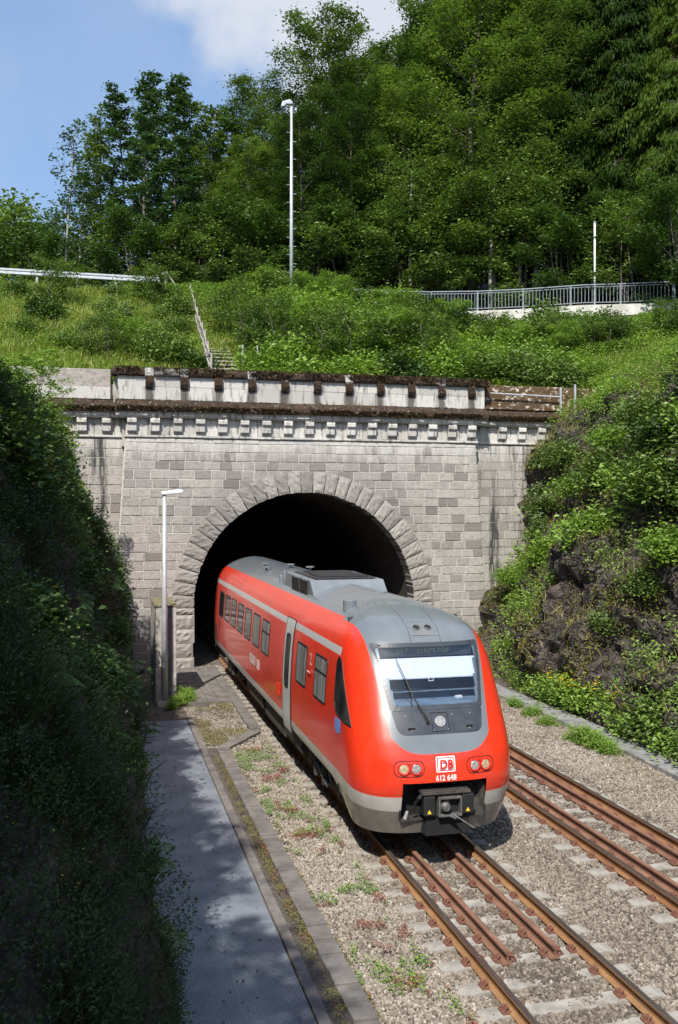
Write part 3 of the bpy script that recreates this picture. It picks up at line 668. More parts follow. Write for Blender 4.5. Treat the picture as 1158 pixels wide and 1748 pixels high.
for i in range(len(path)-1):
    a, b = path[i], path[i+1]; d = (b-a).normalized(); n = Vector((d.y, -d.x, 0))
    za, zb = rz_(a.x), rz_(b.x)
    A = [a+n*.2, b+n*.2, b-n*.35, a-n*.35]
    vs_ = [(A[0].x, A[0].y, za-.62), (A[1].x, A[1].y, zb-.62), (A[2].x, A[2].y, zb-.62), (A[3].x, A[3].y, za-.62), (A[0].x, A[0].y, za-.02), (A[1].x, A[1].y, zb-.02), (A[2].x, A[2].y, zb-.02), (A[3].x, A[3].y, za-.02)]
    mb.add(vs_, [(0, 1, 5, 4), (4, 5, 6, 7), (3, 2, 1, 0), (2, 3, 7, 6)])
    A = [a+n*.05, b+n*.05, b-n*.3, a-n*.3]
    vs_ = [(A[0].x, A[0].y, za-2.6), (A[1].x, A[1].y, zb-2.6), (A[2].x, A[2].y, zb-2.6), (A[3].x, A[3].y, za-2.6), (A[0].x, A[0].y, za-.63), (A[1].x, A[1].y, zb-.63), (A[2].x, A[2].y, zb-.63), (A[3].x, A[3].y, za-.63)]
    mb.add(vs_, [(0, 1, 5, 4), (4, 5, 6, 7), (3, 2, 1, 0), (2, 3, 7, 6)])
tag(mb.build('bridge_wall', pm('pale_concrete', (.42, .40, .36), (.62, .60, .56), 2.2, .9, 0, .01)), 'pale concrete edge wall carrying the curved railing', 'wall')
# wooden stairs
st = empty('wooden_stairs', (4.22, 36.2, 10.3), -.045, 'weathered wooden steps with handrail climbing the grassy slope', 'stairs')
def sz(y): return .12+y*.425-.08*np.clip(y-4, 0, 3)
for k in range(26):
    y = .4+k*.56; mb = MB(); mb.box(.15, 1.15, y, y+.26, sz(y)+.22, sz(y)+.27); mb.box(.15, 1.15, y+.2, y+.25, sz(y)-.1, sz(y)+.219); mb.build('tread', M['wood'], st)
for k in range(9):
    y = .0+k*1.85; mb = MB(); mb.box(-.05, .05, y-.05, y+.05, sz(y)-.5, sz(y)+1.25); mb.build('post', M['wood'], st)
for dz in (.7, 1.18):
    for k in range(8):
        y0, y1 = k*1.85, (k+1)*1.85; mb = MB(); mb.prism([(y0-.15, sz(y0)+dz), (y1+.05, sz(y1)+dz-.03), (y1+.05, sz(y1)+dz+.07), (y0-.15, sz(y0)+dz+.1)], -.09, -.052, 'x'); mb.build('handrail', M['wood'], st)
tr = empty('wooden_gate', (2.6, 51.2, 17.1), 0, 'small grey timber trestle at the top of the steps', 'gate')
mb = MB(); mb.box(.9, 1.0, 0, .08, -.5, 1.25); mb.build('post', M['wood'], tr); mb = MB(); mb.box(0, .1, 0, .08, -.5, .85); mb.build('post', M['wood'], tr)
mb = MB(); mb.prism([(0, .78), (.98, 1.15), (.98, 1.27), (0, .9)], -.03, 0); mb.build('rail', M['wood'], tr)
mb = MB(); mb.prism([(1.0, 1.2), (2.1, -.35), (2.1, -.22), (1.0, 1.33)], -.03, 0); mb.build('brace', M['wood'], tr)
for x_, nm in ((5.75, 'left'), (6.35, 'right')):
    po = empty('metal_post', (x_, 38.2, 11.0), 0, f'thin grey metal post above the parapet, {nm} one of the pair', 'post')
    mb = MB(); mb.tube([(0, 0, -.3), (0, 0, 1.35)], .035, 7); mb.build('shaft', M['galv'], po); mb = MB(); mb.tube([(0, 0, 1.35), (0, 0, 1.38)], .042, 7); mb.build('cap', M['galv'], po)
# ---------------------------------------------------------------- train
TU, VN = 5.48, 14.42
def pchip(xs, ys):
    xs, ys = np.array(xs, float), np.array(ys, float); h = np.diff(xs); d = np.diff(ys)/h; m = np.zeros(len(xs))
    for i in range(1, len(xs)-1):
        if d[i-1]*d[i] > 0: m[i] = 2*d[i-1]*d[i]/(d[i-1]+d[i])
    m[0], m[-1] = d[0], d[-1]
    def f(x):
        x = np.clip(np.asarray(x, float), xs[0], xs[-1]); i = np.clip(np.searchsorted(xs, x)-1, 0, len(h)-1); t = (x-xs[i])/h[i]
        return (1+2*t)*(1-t)**2*ys[i]+t*(1-t)**2*h[i]*m[i]+t*t*(3-2*t)*ys[i+1]+t*t*(t-1)*h[i]*m[i+1]
    return f
Wf = pchip([.42, .75, 1.17, 1.8, 2.3, 3.0, 3.25, 3.43, 3.6, 3.72, 3.85, 3.95, 4.01, 4.04], [1.27, 1.36, 1.42, 1.425, 1.405, 1.345, 1.295, 1.225, 1.11, .985, .76, .50, .26, .01])
Nf = pchip([.42, .7, 1.0, 1.3, 1.6, 1.85, 2.1, 2.37, 3.43, 3.6, 3.75, 3.87, 3.96, 4.01, 4.04], [.27, .16, .06, 0, .03, .12, .24, .38, .97, 1.13, 1.42, 1.85, 2.5, 3.1, 3.9])
def Lf(h): return 1.12*(.45+.55*np.minimum(1, Wf(h)/1.42))
NE = 3.1
def Fv(x, h):
    w = Wf(h); q = np.clip(np.abs(x)/w, 0, 1); return Nf(h)+Lf(h)*(1-(1-q**NE)**(1/NE))
def Sx(d, h):        # half width at distance d behind the nose tip
    q = np.clip(1-(d-Nf(h))/Lf(h), 0, 1); return Wf(h)*(1-q**NE)**(1/NE)
def sfront(a, h): return np.array([a, float(Fv(a, h)), h])
def sside(sg): return lambda d, h: np.array([sg*float(Sx(d, h)), d, h])
def off(sf, a, h, o, out):
    e = .02; p = sf(a, h); du = sf(a+e, h)-sf(a-e, h); dv = sf(a, h+e)-sf(a, h-e); n = np.cross(du, dv); n /= np.linalg.norm(n)+1e-9
    if np.dot(n, out) < 0: n = -n
    return p+n*o
def rpoly(pts, r, k=5):
    out = []; n = len(pts)
    for i in range(n):
        p, a, b = np.array(pts[i]), np.array(pts[i-1]), np.array(pts[(i+1) % n]); rr = r[i] if isinstance(r, (list, tuple)) else r
        da, db = (a-p)/np.linalg.norm(a-p), (b-p)/np.linalg.norm(b-p)
        p0, p1 = p+da*rr, p+db*rr
        for t_ in np.linspace(0, 1, k): out.append((1-t_)**2*p0+2*t_*(1-t_)*p+t_*t_*p1)
    o2 = []
    for i in range(len(out)):
        a, b = out[i], out[(i+1) % len(out)]; m = max(1, int(np.linalg.norm(b-a)/.08))
        for q in range(m): o2.append(a+(b-a)*q/m)
    return np.array(o2)
def patch(name, poly, sf, out, o, mat, parent, layers=6, z=None):
    c = poly.mean(0); mb = MB(); n = len(poly); V = []
    for k in range(1, layers+1):
        for p in poly: q = c+(p-c)*k/layers; V.append(off(sf, q[0], q[1], o, out))
    V.append(off(sf, c[0], c[1], o, out)); F = []
    for i in range(n): F.append((n*layers, i, (i+1) % n))
    for k in range(layers-1):
        for i in range(n): F.append((k*n+i, (k+1)*n+i, (k+1)*n+(i+1) % n, k*n+(i+1) % n))
    mb.add(V, F); return mb.build(name, mat, parent, True)
def shrink(poly, d):
    c = poly.mean(0); q = poly-c; s = 1-d/np.maximum(np.abs(q).max(0), 1e-6); return c+q*s
def ring(name, po, pi, sf, out, o, mat, parent):
    mb = MB(); n = len(po); A = [off(sf, *p, o, out) for p in po]; B = [off(sf, *p, o, out) for p in pi]; C_ = [off(sf, *p, o-.03, out) for p in po]; D = [off(sf, *p, o-.02, out) for p in pi]
    F = []
    for i in range(n):
        j = (i+1) % n; F += [(i, j, n+j, n+i), (i, 2*n+i, 2*n+j, j), (n+i, n+j, 3*n+j, 3*n+i)]
    mb.add(A+B+C_+D, F); return mb.build(name, mat, parent)
# livery
def livery():
    t = NT('train_paint'); sp = t.n('SeparateXYZ'); t.L(t.coord(), sp.inputs[0]); x, y, z = sp.outputs; ax = t.f('ABSOLUTE', x)
    red = t.mix(t.ramp01(t.noise(1.2, 4), .35, .7), (.76, .040, .011), (.68, .033, .011))
    c = red
    side = t.f('MULTIPLY', t.gt(ax, 1.2), t.gt(y, 1.72))
    stripe = t.f('MULTIPLY', side, t.f('MULTIPLY', t.gt(z, 3.135), t.gt(3.27, z)))
    c = t.mix(stripe, c, (.50, .50, .49))
    fr = t.ramp01(y, 1.6, .2)
    zr = t.f('SUBTRACT', 1.17, t.f('MULTIPLY', fr, .10))
    lt = t.mix(t.ramp01(t.noise(3, 5, .6), .3, .7), (.50, .49, .46), (.42, .405, .37))
    c = t.mix(t.gt(zr, z), c, lt)
    line = t.f('MULTIPLY', t.gt(z, t.f('ADD', zr, .035), .002), t.gt(t.f('ADD', zr, .045), z, .002)); c = t.mix(t.f('MULTIPLY', line, .7), c, (.1, .01, .01))
    dk = t.mix(t.ramp01(t.noise(2.5, 6, .7), .3, .75), (.12, .115, .105), (.20, .19, .17))
    c = t.mix(t.gt(t.f('SUBTRACT', zr, .25), z), c, dk)
    # grey roof, rounded shoulder edge
    grey = t.mix(t.ramp01(t.noise(1.4, 5, .6, stretch=(1, .4, 1)), .3, .7), (.135, .155, .168), (.18, .20, .215))
    rf = t.f('MULTIPLY', t.gt(1.0, ax), t.gt(z, 3.55)); c = t.mix(rf, c, grey)
    # grey front mask: half width grows with height, rounded lower edge
    hw = t.f('ADD', .84, t.f('MULTIPLY', t.f('SUBTRACT', z, 1.9), .118))
    q = t.f('POWER', t.f('DIVIDE', ax, hw), 5.0); zb = t.f('ADD', 1.74, t.f('MULTIPLY', q, .26))
    gm = t.f('MULTIPLY', t.f('MULTIPLY', t.gt(hw, ax), t.gt(z, zb)), t.gt(2.6, y)); c = t.mix(gm, c, grey)
    # panel joints
    for yy in (1.45, 1.62, 5.5, 6.6): 
        j = t.f('MULTIPLY', t.gt(y, yy-.004, .003), t.gt(yy+.004, y, .003)); c = t.mix(t.f('MULTIPLY', t.f('MULTIPLY', j, .45), t.gt(ax, .7)), c, (.12, .03, .02))
    for xx in (.27,):
        j = t.f('MULTIPLY', t.f('MULTIPLY', t.gt(ax, xx-.005, .003), t.gt(xx+.005, ax, .003)), t.f('MULTIPLY', t.gt(z, 3.4), t.gt(2.2, y))); c = t.mix(j, c, (.05, .05, .05))
    dirt = t.f('MULTIPLY', t.ramp01(z, 1.5, .4), t.ramp01(t.noise(2, 6, .7), .25, .8)); c = t.mix(t.f('MULTIPLY', dirt, .45), c, (.13, .10, .075))
    stk = t.ramp01(t.noise(1.5, 6, .7, stretch=(2, 2.5, .35)), .52, .75); c = t.mix(t.f('MULTIPLY', stk, .22), c, (.16, .12, .09))
    fly = t.gt(t.noise(38, 2, .5), .735, .01); c = t.mix(t.f('MULTIPLY', fly, t.f('MULTIPLY', .5, t.gt(1.6, y))), c, (.10, .08, .06))
    t.bsdf(c, .27, 0, None, Coat_Weight=.45, Coat_Roughness=.08); return t.m
M['train'] = livery()
T = empty('railcar', (TU, VN, 0), 0, 'red diesel railcar with grey roof coming out of the tunnel', 'train')
RE = 19.3
def body():
    hs = sorted(set(np.round(np.r_[np.linspace(.42, 1.0, 13), .68, 1.0, 1.08, 1.17, 1.25, 1.30, np.arange(1.3, 3.45, .05), np.linspace(3.43, 3.85, 16), 3.88, 3.91, 3.94, 3.96, 3.98, 4.0, 4.015, 4.03, 4.04], 4)))
    xf = np.arange(0, 1.0001, .05).tolist(); xf = sorted(set(np.round(xf+[.72, .97], 3)))
    rows = []
    for h in hs:
        w = float(Wf(h)); sc = min(1, w/1.25); pts = []
        for x in xf: pts.append((x*sc, float(Fv(x*sc, h))))
        q0 = xf[-1]*sc/w; a0 = math.asin(min(1, q0**(NE/2)))
        for k in range(1, 13):
            a = a0+(math.pi/2-a0)*k/12; q = math.sin(a)**(2/NE); pts.append((w*q, float(Nf(h)+Lf(h)*(1-math.cos(a)**(2/NE)))))
        ys = np.linspace(0, 1, 36); d0 = pts[-1][1]
        for s_ in ys[1:]: pts.append((w, d0+(RE-d0)*s_**1.0))
        rows.append(pts)
    nx = len(xf); nc = len(rows[0]); V = []; idx = {}
    def hb(d): s_ = np.clip((d-.95)/1.5, 0, 1); return .42+.40*s_*s_*(3-2*s_)
    for i, h in enumerate(hs):
        for sgn in (-1, 1):
            for j, (x, d) in enumerate(rows[i]):
                if j == 0 and sgn == 1: idx[i, 1, 0] = idx[i, -1, 0]; continue
                hh = h if h >= 1.0 else h+(hb(d)-.42)*(1-h)/.58
                idx[i, sgn, j] = len(V); V.append((sgn*x, d, hh))
    F = []
    for i in range(len(hs)-1):
        hm = (hs[i]+hs[i+1])/2
        for sgn in (-1, 1):
            for j in range(nc-1):
                if j < nx-1:
                    xm = (xf[j]+xf[j+1])/2
                    if .69 < hm < 1.30 and xm < .72: continue
                    if 2.46 < hm < 3.36 and xm < .67+(hm-2.37)*.20: continue
                f = [idx[i, sgn, j], idx[i, sgn, j+1], idx[i+1, sgn, j+1], idx[i+1, sgn, j]]
                if sgn < 0: f = f[::-1]
                F.append(f)
    # rear wall
    last = [idx[i, -1, nc-1] for i in range(len(hs))]+[idx[i, 1, nc-1] for i in range(len(hs)-1, -1, -1)]
    me = bpy.data.meshes.new('body'); me.from_pydata(V, [], F+[last]); me.materials.append(M['train']); me.polygons.foreach_set('use_smooth', [True]*len(F)+[False]); me.update()
    return link('body', me, T)
body()
OF = np.array([0, -1, 0])
# windscreen
ws = rpoly([(-.80, 2.385), (.80, 2.385), (.985, 3.42), (-.985, 3.42)], [.05, .05, .07, .07])
wsi = shrink(ws, .075)
ring('windscreen_frame', ws, wsi, sfront, OF, .012, M['panel'], T)
wg_ = patch('windscreen', wsi, sfront, OF, .006, M['glass'], T)
lp = rpoly([(-.72, 2.03), (.72, 2.03), (.79, 2.375), (-.79, 2.375)], [.13, .13, .02, .02])
fp = patch('lower_panel', lp, sfront, OF, .010, M['panel'], T)
mb = MB()
for x in (-.58, -.28, .22, .55, -.5, .5, -.12, .12):
    for h in ((2.31,) if abs(x) > .2 and abs(x) < .3 or abs(x) > .54 else (2.09,)):
        q = off(sfront, x, h, .013, OF); mb.box(q[0]-.009, q[0]+.009, q[1]-.004, q[1]+.002, q[2]-.009, q[2]+.009)
mb.build('screws', M['screw'], fp)
for x in (-.5, .5):
    q = off(sfront, x, 2.115, .012, OF); mb = MB(); mb.box(q[0]-.06, q[0]+.06, q[1]-.006, q[1]+.01, q[2]-.02, q[2]+.02); mb.build('vent_slot', M['void'], fp)
def disc(name, x, h, r, o, mat, parent, rim=None, dep=.02):
    q = off(sfront, x, h, o, OF); e = off(sfront, x, h, o+.05, OF)-q; n = Vector(e).normalized(); mb = MB()
    mb.tube([Vector(q)-n*dep, Vector(q), Vector(q)+n*.012], [r, r, r*.75], 20)
    ob = mb.build(name, mat, parent, False)
    if rim:
        m2 = MB(); V = []; N = 24; up = n.orthogonal().normalized(); w2 = n.cross(up)
        for k in range(N):
            a = 2*math.pi*k/N; dr = up*math.cos(a)+w2*math.sin(a)
            for rr, oo in ((r, -.01), (r*1.02, .012), (r*1.16, .012), (r*1.2, -.02)): V.append(tuple(Vector(q)+dr*rr+n*oo))
        F = [(k*4+j, k*4+j+1, ((k+1) % N)*4+j+1, ((k+1) % N)*4+j) for k in range(N) for j in range(3)]
        m2.add(V, F); m2.build('rim', rim, ob)
    return ob
mb = MB(); q = off(sfront, 0, 2.21, .012, OF)
fr_ = ring('lamp_frame', rpoly([(-.15, 2.06), (.15, 2.06), (.15, 2.345), (-.15, 2.345)], .01), rpoly([(-.14, 2.07), (.14, 2.07), (.14, 2.335), (-.14, 2.335)], .01), sfront, OF, .014, M['void'], T)
h_ = disc('headlight', 0, 2.21, .075, .016, M['lampclear'], T, M['screw'])
# headlight clusters
for s in (-1, 1):
    pod = rpoly([(s*.36, 1.40), (s*.86, 1.40), (s*.86, 1.66), (s*.36, 1.66)], .125)
    if s < 0: pod = pod[::-1]
    ring('headlight_surround', pod, shrink(pod, .012), sfront, OF, .004, M['void'], T)
    inn = rpoly([(s*.42, 1.45), (s*.80, 1.45), (s*.80, 1.61), (s*.42, 1.61)], .075)
    patch('headlight_recess', inn, sfront, OF, .003, pm('dark_red_%d' % s, (.22, .02, .012), (.35, .03, .02), 8, .4, 0, 0), T, 2)
    disc('headlight', s*.50, 1.53, .078, .018, M['lampclear'], T, M['redflat'])
    disc('headlight', s*.70, 1.53, .078, .018, M['lampamber'], T, M['redflat'])
# logo and number
def text(name, s, loc, rot, size, mat, parent, bold=0, ax='CENTER', xs=1, ext=.001):
    cu = bpy.data.curves.new(name, 'FONT'); cu.body = s; cu.size = size; cu.align_x = ax; cu.align_y = 'CENTER'; cu.offset = bold; cu.extrude = ext; cu.materials.append(mat)
    o = bpy.data.objects.new(name, cu); COL.objects.link(o); o.parent = parent; o.location = loc; o.rotation_euler = rot; o.scale = (xs, 1, 1)
    bpy.context.view_layer.update(); me = bpy.data.meshes.new_from_object(o); o2 = link(name, me, parent, loc); o2.rotation_euler = rot; o2.scale = (xs, 1, 1); bpy.data.objects.remove(o); return o2
FR = (R(90), 0, 0)
lg = patch('logo_plate', rpoly([(-.165, 1.455), (.165, 1.455), (.165, 1.70), (-.165, 1.70)], .03), sfront, OF, .004, M['white'], T, 3)
patch('logo_field', rpoly([(-.147, 1.472), (.147, 1.472), (.147, 1.683), (-.147, 1.683)], .022), sfront, OF, .006, M['redflat'], lg, 3)
patch('logo_plate_inner', rpoly([(-.132, 1.487), (.132, 1.487), (.132, 1.668), (-.132, 1.668)], .014), sfront, OF, .008, M['white'], lg, 3)
yq = float(Fv(0, 1.55))
text('logo_letters', 'DB', (0, -.012, 1.578), FR, .20, M['redflat'], lg, .006, xs=.88)
text('unit_number', '612 648', (0, .002, 1.36), FR, .125, M['white'], T, .0015, xs=.86, ext=.006)
# display, blind, dashboard inside
mb = MB()
def inside(h, o): return float(Fv(0, h))+o
cab = empty('cab_interior', (0, 0, 0), parent=T)
mb.box(-1.05, 1.05, 2.2, 2.25, 1.9, 3.75); mb.build('rear_wall', M['panel'], cab)
mb = MB(); mb.add([(-.95, .70, 2.42), (.95, .70, 2.42), (1.15, 1.6, 2.50), (-1.15, 1.6, 2.50), (-.95, .62, 1.9), (.95, .62, 1.9)], [(0, 1, 2, 3), (4, 5, 1, 0)]); mb.build('dashboard', M['dash'], cab)
mb = MB(); mb.add([(-.86, inside(3.17, .13), 3.17), (.88, inside(3.17, .13), 3.17), (.82, inside(2.86, .13), 2.86), (-.80, inside(2.86, .13), 2.86)], [(0, 1, 2, 3)]); mb.box(-.80, .82, inside(2.86, .125), inside(2.86, .14), 2.845, 2.865); mb.build('sun_blind', M['shade'], cab)
mb = MB(); y_ = inside(2.82, .12); mb.box(-.04, .05, y_, y_+.01, 2.80, 2.812); mb.box(-.04, -.03, y_, y_+.01, 2.81, 2.846); mb.box(.04, .05, y_, y_+.01, 2.81, 2.846); mb.build('blind_handle', M['whitepaint'], cab)
mb = MB(); mb.box(-.85, .85, inside(3.36, .10), inside(3.36, .13), 3.18, 3.40); mb.build('display_panel', M['panel'], cab)
text('display_text', 'RE7  : Erfurt Hbf', (-.05, inside(3.36, .10)-.004, 3.285), FR, .15, M['led'], cab, .0, xs=.95, ext=.002)
for x in (-.35, .0):
    mb = MB(); mb.box(x-.14, x+.14, 1.5, 1.6, 2.3, 2.78); mb.build('seat', M['black'], cab, bevel=.04)
mb = MB(); mb.box(.55, .67, .95, 1.05, 2.44, 2.475, j=.01); mb.build('papers', M['whitepaint'], cab)
# wiper
mb = MB(); P0 = off(sfront, -.22, 2.20, .03, OF); P1 = off(sfront, -.42, 2.62, .06, OF); P2 = off(sfront, -.60, 3.20, .035, OF); P3 = off(sfront, -.45, 2.45, .03, OF)
mb.tube([P0, P1], [.014, .010], 6); mb.tube([P0+np.array([.03, 0, 0]), P1], .007, 5); wi = mb.build('wiper', M['black'], T)
mb = MB(); mb.tube([P2, P1, P3], [.006, .012, .007], 5); mb.build('blade', M['dirtmetal'], wi)
mb = MB(); mb.tube([P0-np.array([0, -.02, 0]), P0+np.array([0, -.02, 0])], .028, 8); mb.build('pivot', M['black'], wi)
# horn pod above the windscreen
hp = rpoly([(-.24, 3.53), (.24, 3.53), (.20, 3.74), (-.20, 3.74)], .02)
hpo = patch('horn_recess', hp, sfront, OF, .006, pm('horn_grey', (.13, .14, .14), (.17, .18, .18), 5, .5, 0, 0), T, 4)
ring('horn_frame', hp, shrink(hp, .012), sfront, OF, .012, M['roofgrey'], T)
for x in (-.105, .105): disc('horn', x, 3.645, .06, .012, M['black'], hpo, M['roofgrey'], .01)
# coupler bay
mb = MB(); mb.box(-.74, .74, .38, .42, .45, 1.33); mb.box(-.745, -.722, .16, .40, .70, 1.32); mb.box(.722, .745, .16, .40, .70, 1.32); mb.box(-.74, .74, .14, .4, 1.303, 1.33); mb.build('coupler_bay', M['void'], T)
mb = MB(); mb.add([(.56, .40, 1.24), (.715, .13, 1.22), (.715, .13, .70), (.50, .35, .66)], [(0, 1, 2, 3)]); mb.box(-.72, .72, .16, .4, .66, .685); mb.build('bay_lining', M['dirtmetal'], T)
cp = empty('coupler', (0, 0, 0), parent=T)
mb = MB(); mb.prism([(-.38, 1.10), (.38, 1.10), (.40, 1.17), (-.42, 1.17)], -.06, .34); mb.box(-.42, .40, -.08, .30, 1.12, 1.15); mb.build('cover', M['dirtmetal'], cp, bevel=.01)
for x in (-.40, .26): 
    mb = MB(); mb.box(x, x+.2, -.06, .16, .78, 1.1); b_ = mb.build('side_box', M['black'], cp, bevel=.02)
    mb = MB(); xm = x+.09; mb.prism([(xm-.035, .82), (xm+.035, .82), (xm, .885)], -.066, -.061); mb.build('warning_sign', M['yellow'], b_)
mb = MB(); mb.box(-.16, .24, -.10, .3, .76, .80); mb.box(-.16, .24, -.10, .3, 1.04, 1.08); mb.box(-.16, -.13, -.10, .3, .80, 1.04); mb.box(.21, .24, -.10, .3, .80, 1.04); mb.box(-.13, .21, .02, .3, .80, 1.04); mb.build('coupler_head', M['coupler'], cp, bevel=.008)
mb = MB(); mb.tube([(-.04, .02, .92), (-.04, -.10, .92), (-.04, -.15, .92)], [.085, .08, .05], 12); mb.build('cone', M['coupler'], cp, bevel=0)
mb = MB(); mb.box(.06, .20, .0, .021, .81, 1.03); mb.build('funnel', M['void'], cp)
mb = MB(); mb.tube([(.08, -.12, .80), (.18, -.22, .74), (.32, -.42, .66)], .012, 6); mb.tube([(.02, -.1, .78), (.12, -.14, .74)], .02, 6); mb.build('release_lever', M['coupler'], cp)
mb = MB(); mb.tube([(-.5, .1, .95), (-.47, -.02, 1.08), (-.40, .02, 1.12)], .03, 7); mb.tube([(-.5, .1, .95), (-.52, .14, .80)], .022, 7); mb.build('hose', M['black'], cp)
mb = MB(); mb.tube([(-.64, .18, .70), (-.62, .14, .82)], [.035, .022], 8); mb.build('socket', M['galv'], cp)
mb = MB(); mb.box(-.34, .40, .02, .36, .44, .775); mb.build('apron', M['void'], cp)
# side windows, doors, markings
for sg in (-1, 1):
    sf = sside(sg); OUT = np.array([sg, 0, 0])
    def win(d0, d1, z0, z1, mat, r=.08, bar=False, curtain=None):
        po = rpoly([(d0, z0), (d1, z0), (d1, z1), (d0, z1)], r); pi = shrink(po, .035)
        w_ = ring('window', po, pi, sf, OUT, .010, M['frame'], T); patch('pane', pi, sf, OUT, .003, mat, w_, 3)
        if bar:
            zb = z1-(z1-z0)*.36; patch('bar', rpoly([(d0+.03, zb-.018), (d1-.03, zb-.018), (d1-.03, zb+.018), (d0+.03, zb+.018)], .008), sf, OUT, .012, M['frame'], w_, 2)
    Z0, Z1 = 2.10, 2.94
    win(2.50, 3.48, Z0, Z1, M['curtain'], bar=True); win(4.20, 5.18, Z0, Z1, M['curtain'])
    for k in range(7): win(8.42+1.42*k, 9.50+1.42*k, Z0, Z1, M['curtain'] if k in (0, 1) else M['sideglass'], bar=(k == 0))
    cw = rpoly([(.80, 2.07), (1.72, 2.15), (1.84, 2.30), (1.86, 3.02), (1.76, 3.13), (1.58, 3.07)], [.03, .10, .06, .10, .05, .05])
    cwf = ring('cab_window', cw, shrink(cw, .03), sf, OUT, .012, M['frame'], T); patch('pane', shrink(cw, .03), sf, OUT, .005, M['sideglass'], cwf, 5)
    dp = rpoly([(5.62, .86), (6.50, .86), (6.50, 3.31), (5.62, 3.31)], .05)
    dr = patch('door', dp, sf, OUT, .014, M['lightgrey'], T, 14); ring('door_seal', dp, shrink(dp, .015), sf, OUT, .018, M['frame'], dr)
    dw = rpoly([(5.84, 1.80), (6.30, 1.80), (6.30, 2.98), (5.84, 2.98)], .12); dwf = ring('window', dw, shrink(dw, .04), sf, OUT, .024, M['frame'], dr); patch('pane', shrink(dw, .035), sf, OUT, .018, M['sideglass'], dr, 4)
    kp = rpoly([(5.55, .70), (6.57, .70), (6.57, .88), (5.55, .88)], .02); patch('door_step', kp, sf, OUT, .012, M['dirtmetal'], T, 3)
    rot = (R(90), 0, R(-90) if sg < 0 else R(90))
    rt = text('side_lettering', 'REGIO', (sg*1.432, 10.75, 1.68), rot, .34, M['letter'], T, .012, 'CENTER', .98)
    pl = rpoly([(9.72, 1.56), (10.06, 1.56), (10.06, 1.81), (9.72, 1.81)] if sg < 0 else [(11.5, 1.56), (11.84, 1.56), (11.84, 1.81), (11.5, 1.81)], .03); r2 = ring('side_logo', pl, shrink(pl, .025), sf, OUT, .006, M['letter'], T)
    text('side_logo_letters', 'DB', (sg*1.432, 9.89 if sg < 0 else 11.67, 1.685), rot, .2, M['letter'], T, .004, 'CENTER', .9)
    text('class_number', '2', (sg*1.385, 3.84, 2.74), rot, .34, M['letter'], T, .002)
    mb = MB(); mb.box(min(sg*1.425, sg*1.44), max(sg*1.425, sg*1.44), 3.72, 3.96, 2.50, 2.515); mb.build('class_underline', M['letter'], T)
    patch('emblem', rpoly([(1.32, 1.86), (1.52, 1.82), (1.72, 1.86), (1.72, 2.08), (1.32, 2.08)], .03), sf, OUT, .006, M['blue'], T, 3)
    mb = MB(); x = sg*1.45; mb.box(min(x, x+sg*.02), max(x, x+sg*.02), 6.78, 6.98, 1.50, 1.72, j=.02); mb.build('side_box', M['redflat'], T)
    mb = MB(); mb.tube([(sg*1.45, 18.6, .95), (sg*1.46, 18.6, 1.75)], .022, 6); mb.build('handrail', M['black'], T)
    mb = MB(); x = sg*1.415; mb.box(min(x, x+sg*.01), max(x, x+sg*.01), 4.1, 4.2, 3.0, 3.1); mb.build('marker', M['redflat'], T)
    for d in (1.55, 2.2): patch('skirt_slot', rpoly([(d, .74), (d+.12, .74), (d+.12, .93), (d, .93)], .01), sf, OUT, .004, M['void'], T, 2)
# roof gear
mb = MB(); mb.prism([(5.75, 3.72), (6.25, 4.12), (8.9, 4.14), (9.5, 3.75)], -.86, .86, 'x'); hd = mb.build('roof_unit', M['roofgrey'], T, bevel=.03)
mb = MB(); mb.box(-.7, .7, 6.35, 8.8, 4.138, 4.16); mb.build('grille', M['dirtmetal'], hd)
for a, b in ((6.4, 7.15), (7.3, 8.05)):
    mb = MB()
    for k in range(7): z = 3.80+k*.045; mb.box(-.905, -.865, a, b, z, z+.02)
    mb.box(-.90, -.862, a-.04, a, 3.76, 4.11); mb.box(-.90, -.862, b, b+.04, 3.76, 4.11); mb.build('louvre', M['dirtmetal'], hd)
mb = MB(); mb.box(-.6, .6, 6.6, 7.5, 4.161, 4.19); mb.box(-.5, .6, 7.7, 8.6, 4.161, 4.185); mb.build('fan_cover', M['black'], hd, bevel=.02)
for x, d, r, hh in ((-.80, 3.05, .13, .14), (-.72, 9.9, .05, .22), (-.85, 9.7, .05, .18)):
    z = float(np.interp(abs(x), Wf(np.linspace(4.04, 3.4, 60)), np.linspace(4.04, 3.4, 60))); mb = MB(); mb.tube([(x, d, z-.05), (x, d, z+hh), (x, d, z+hh+.02)], [r, r, r*.8], 14); mb.build('roof_vent', M['roofgrey'], T)
for x, d in ((-.5, 14.2), (-.1, 12.2), (.25, 11.2), (-.62, 13.2)):
    z = float(np.interp(abs(x), Wf(np.linspace(4.04, 3.4, 60)), np.linspace(4.04, 3.4, 60))); mb = MB(); mb.tube([(x, d, z-.03), (x, d, z+.1)], .03, 6); mb.tube([(x, d, z+.09), (x, d, z+.12)], .12, 12); mb.build('antenna', M['roofgrey'], T)
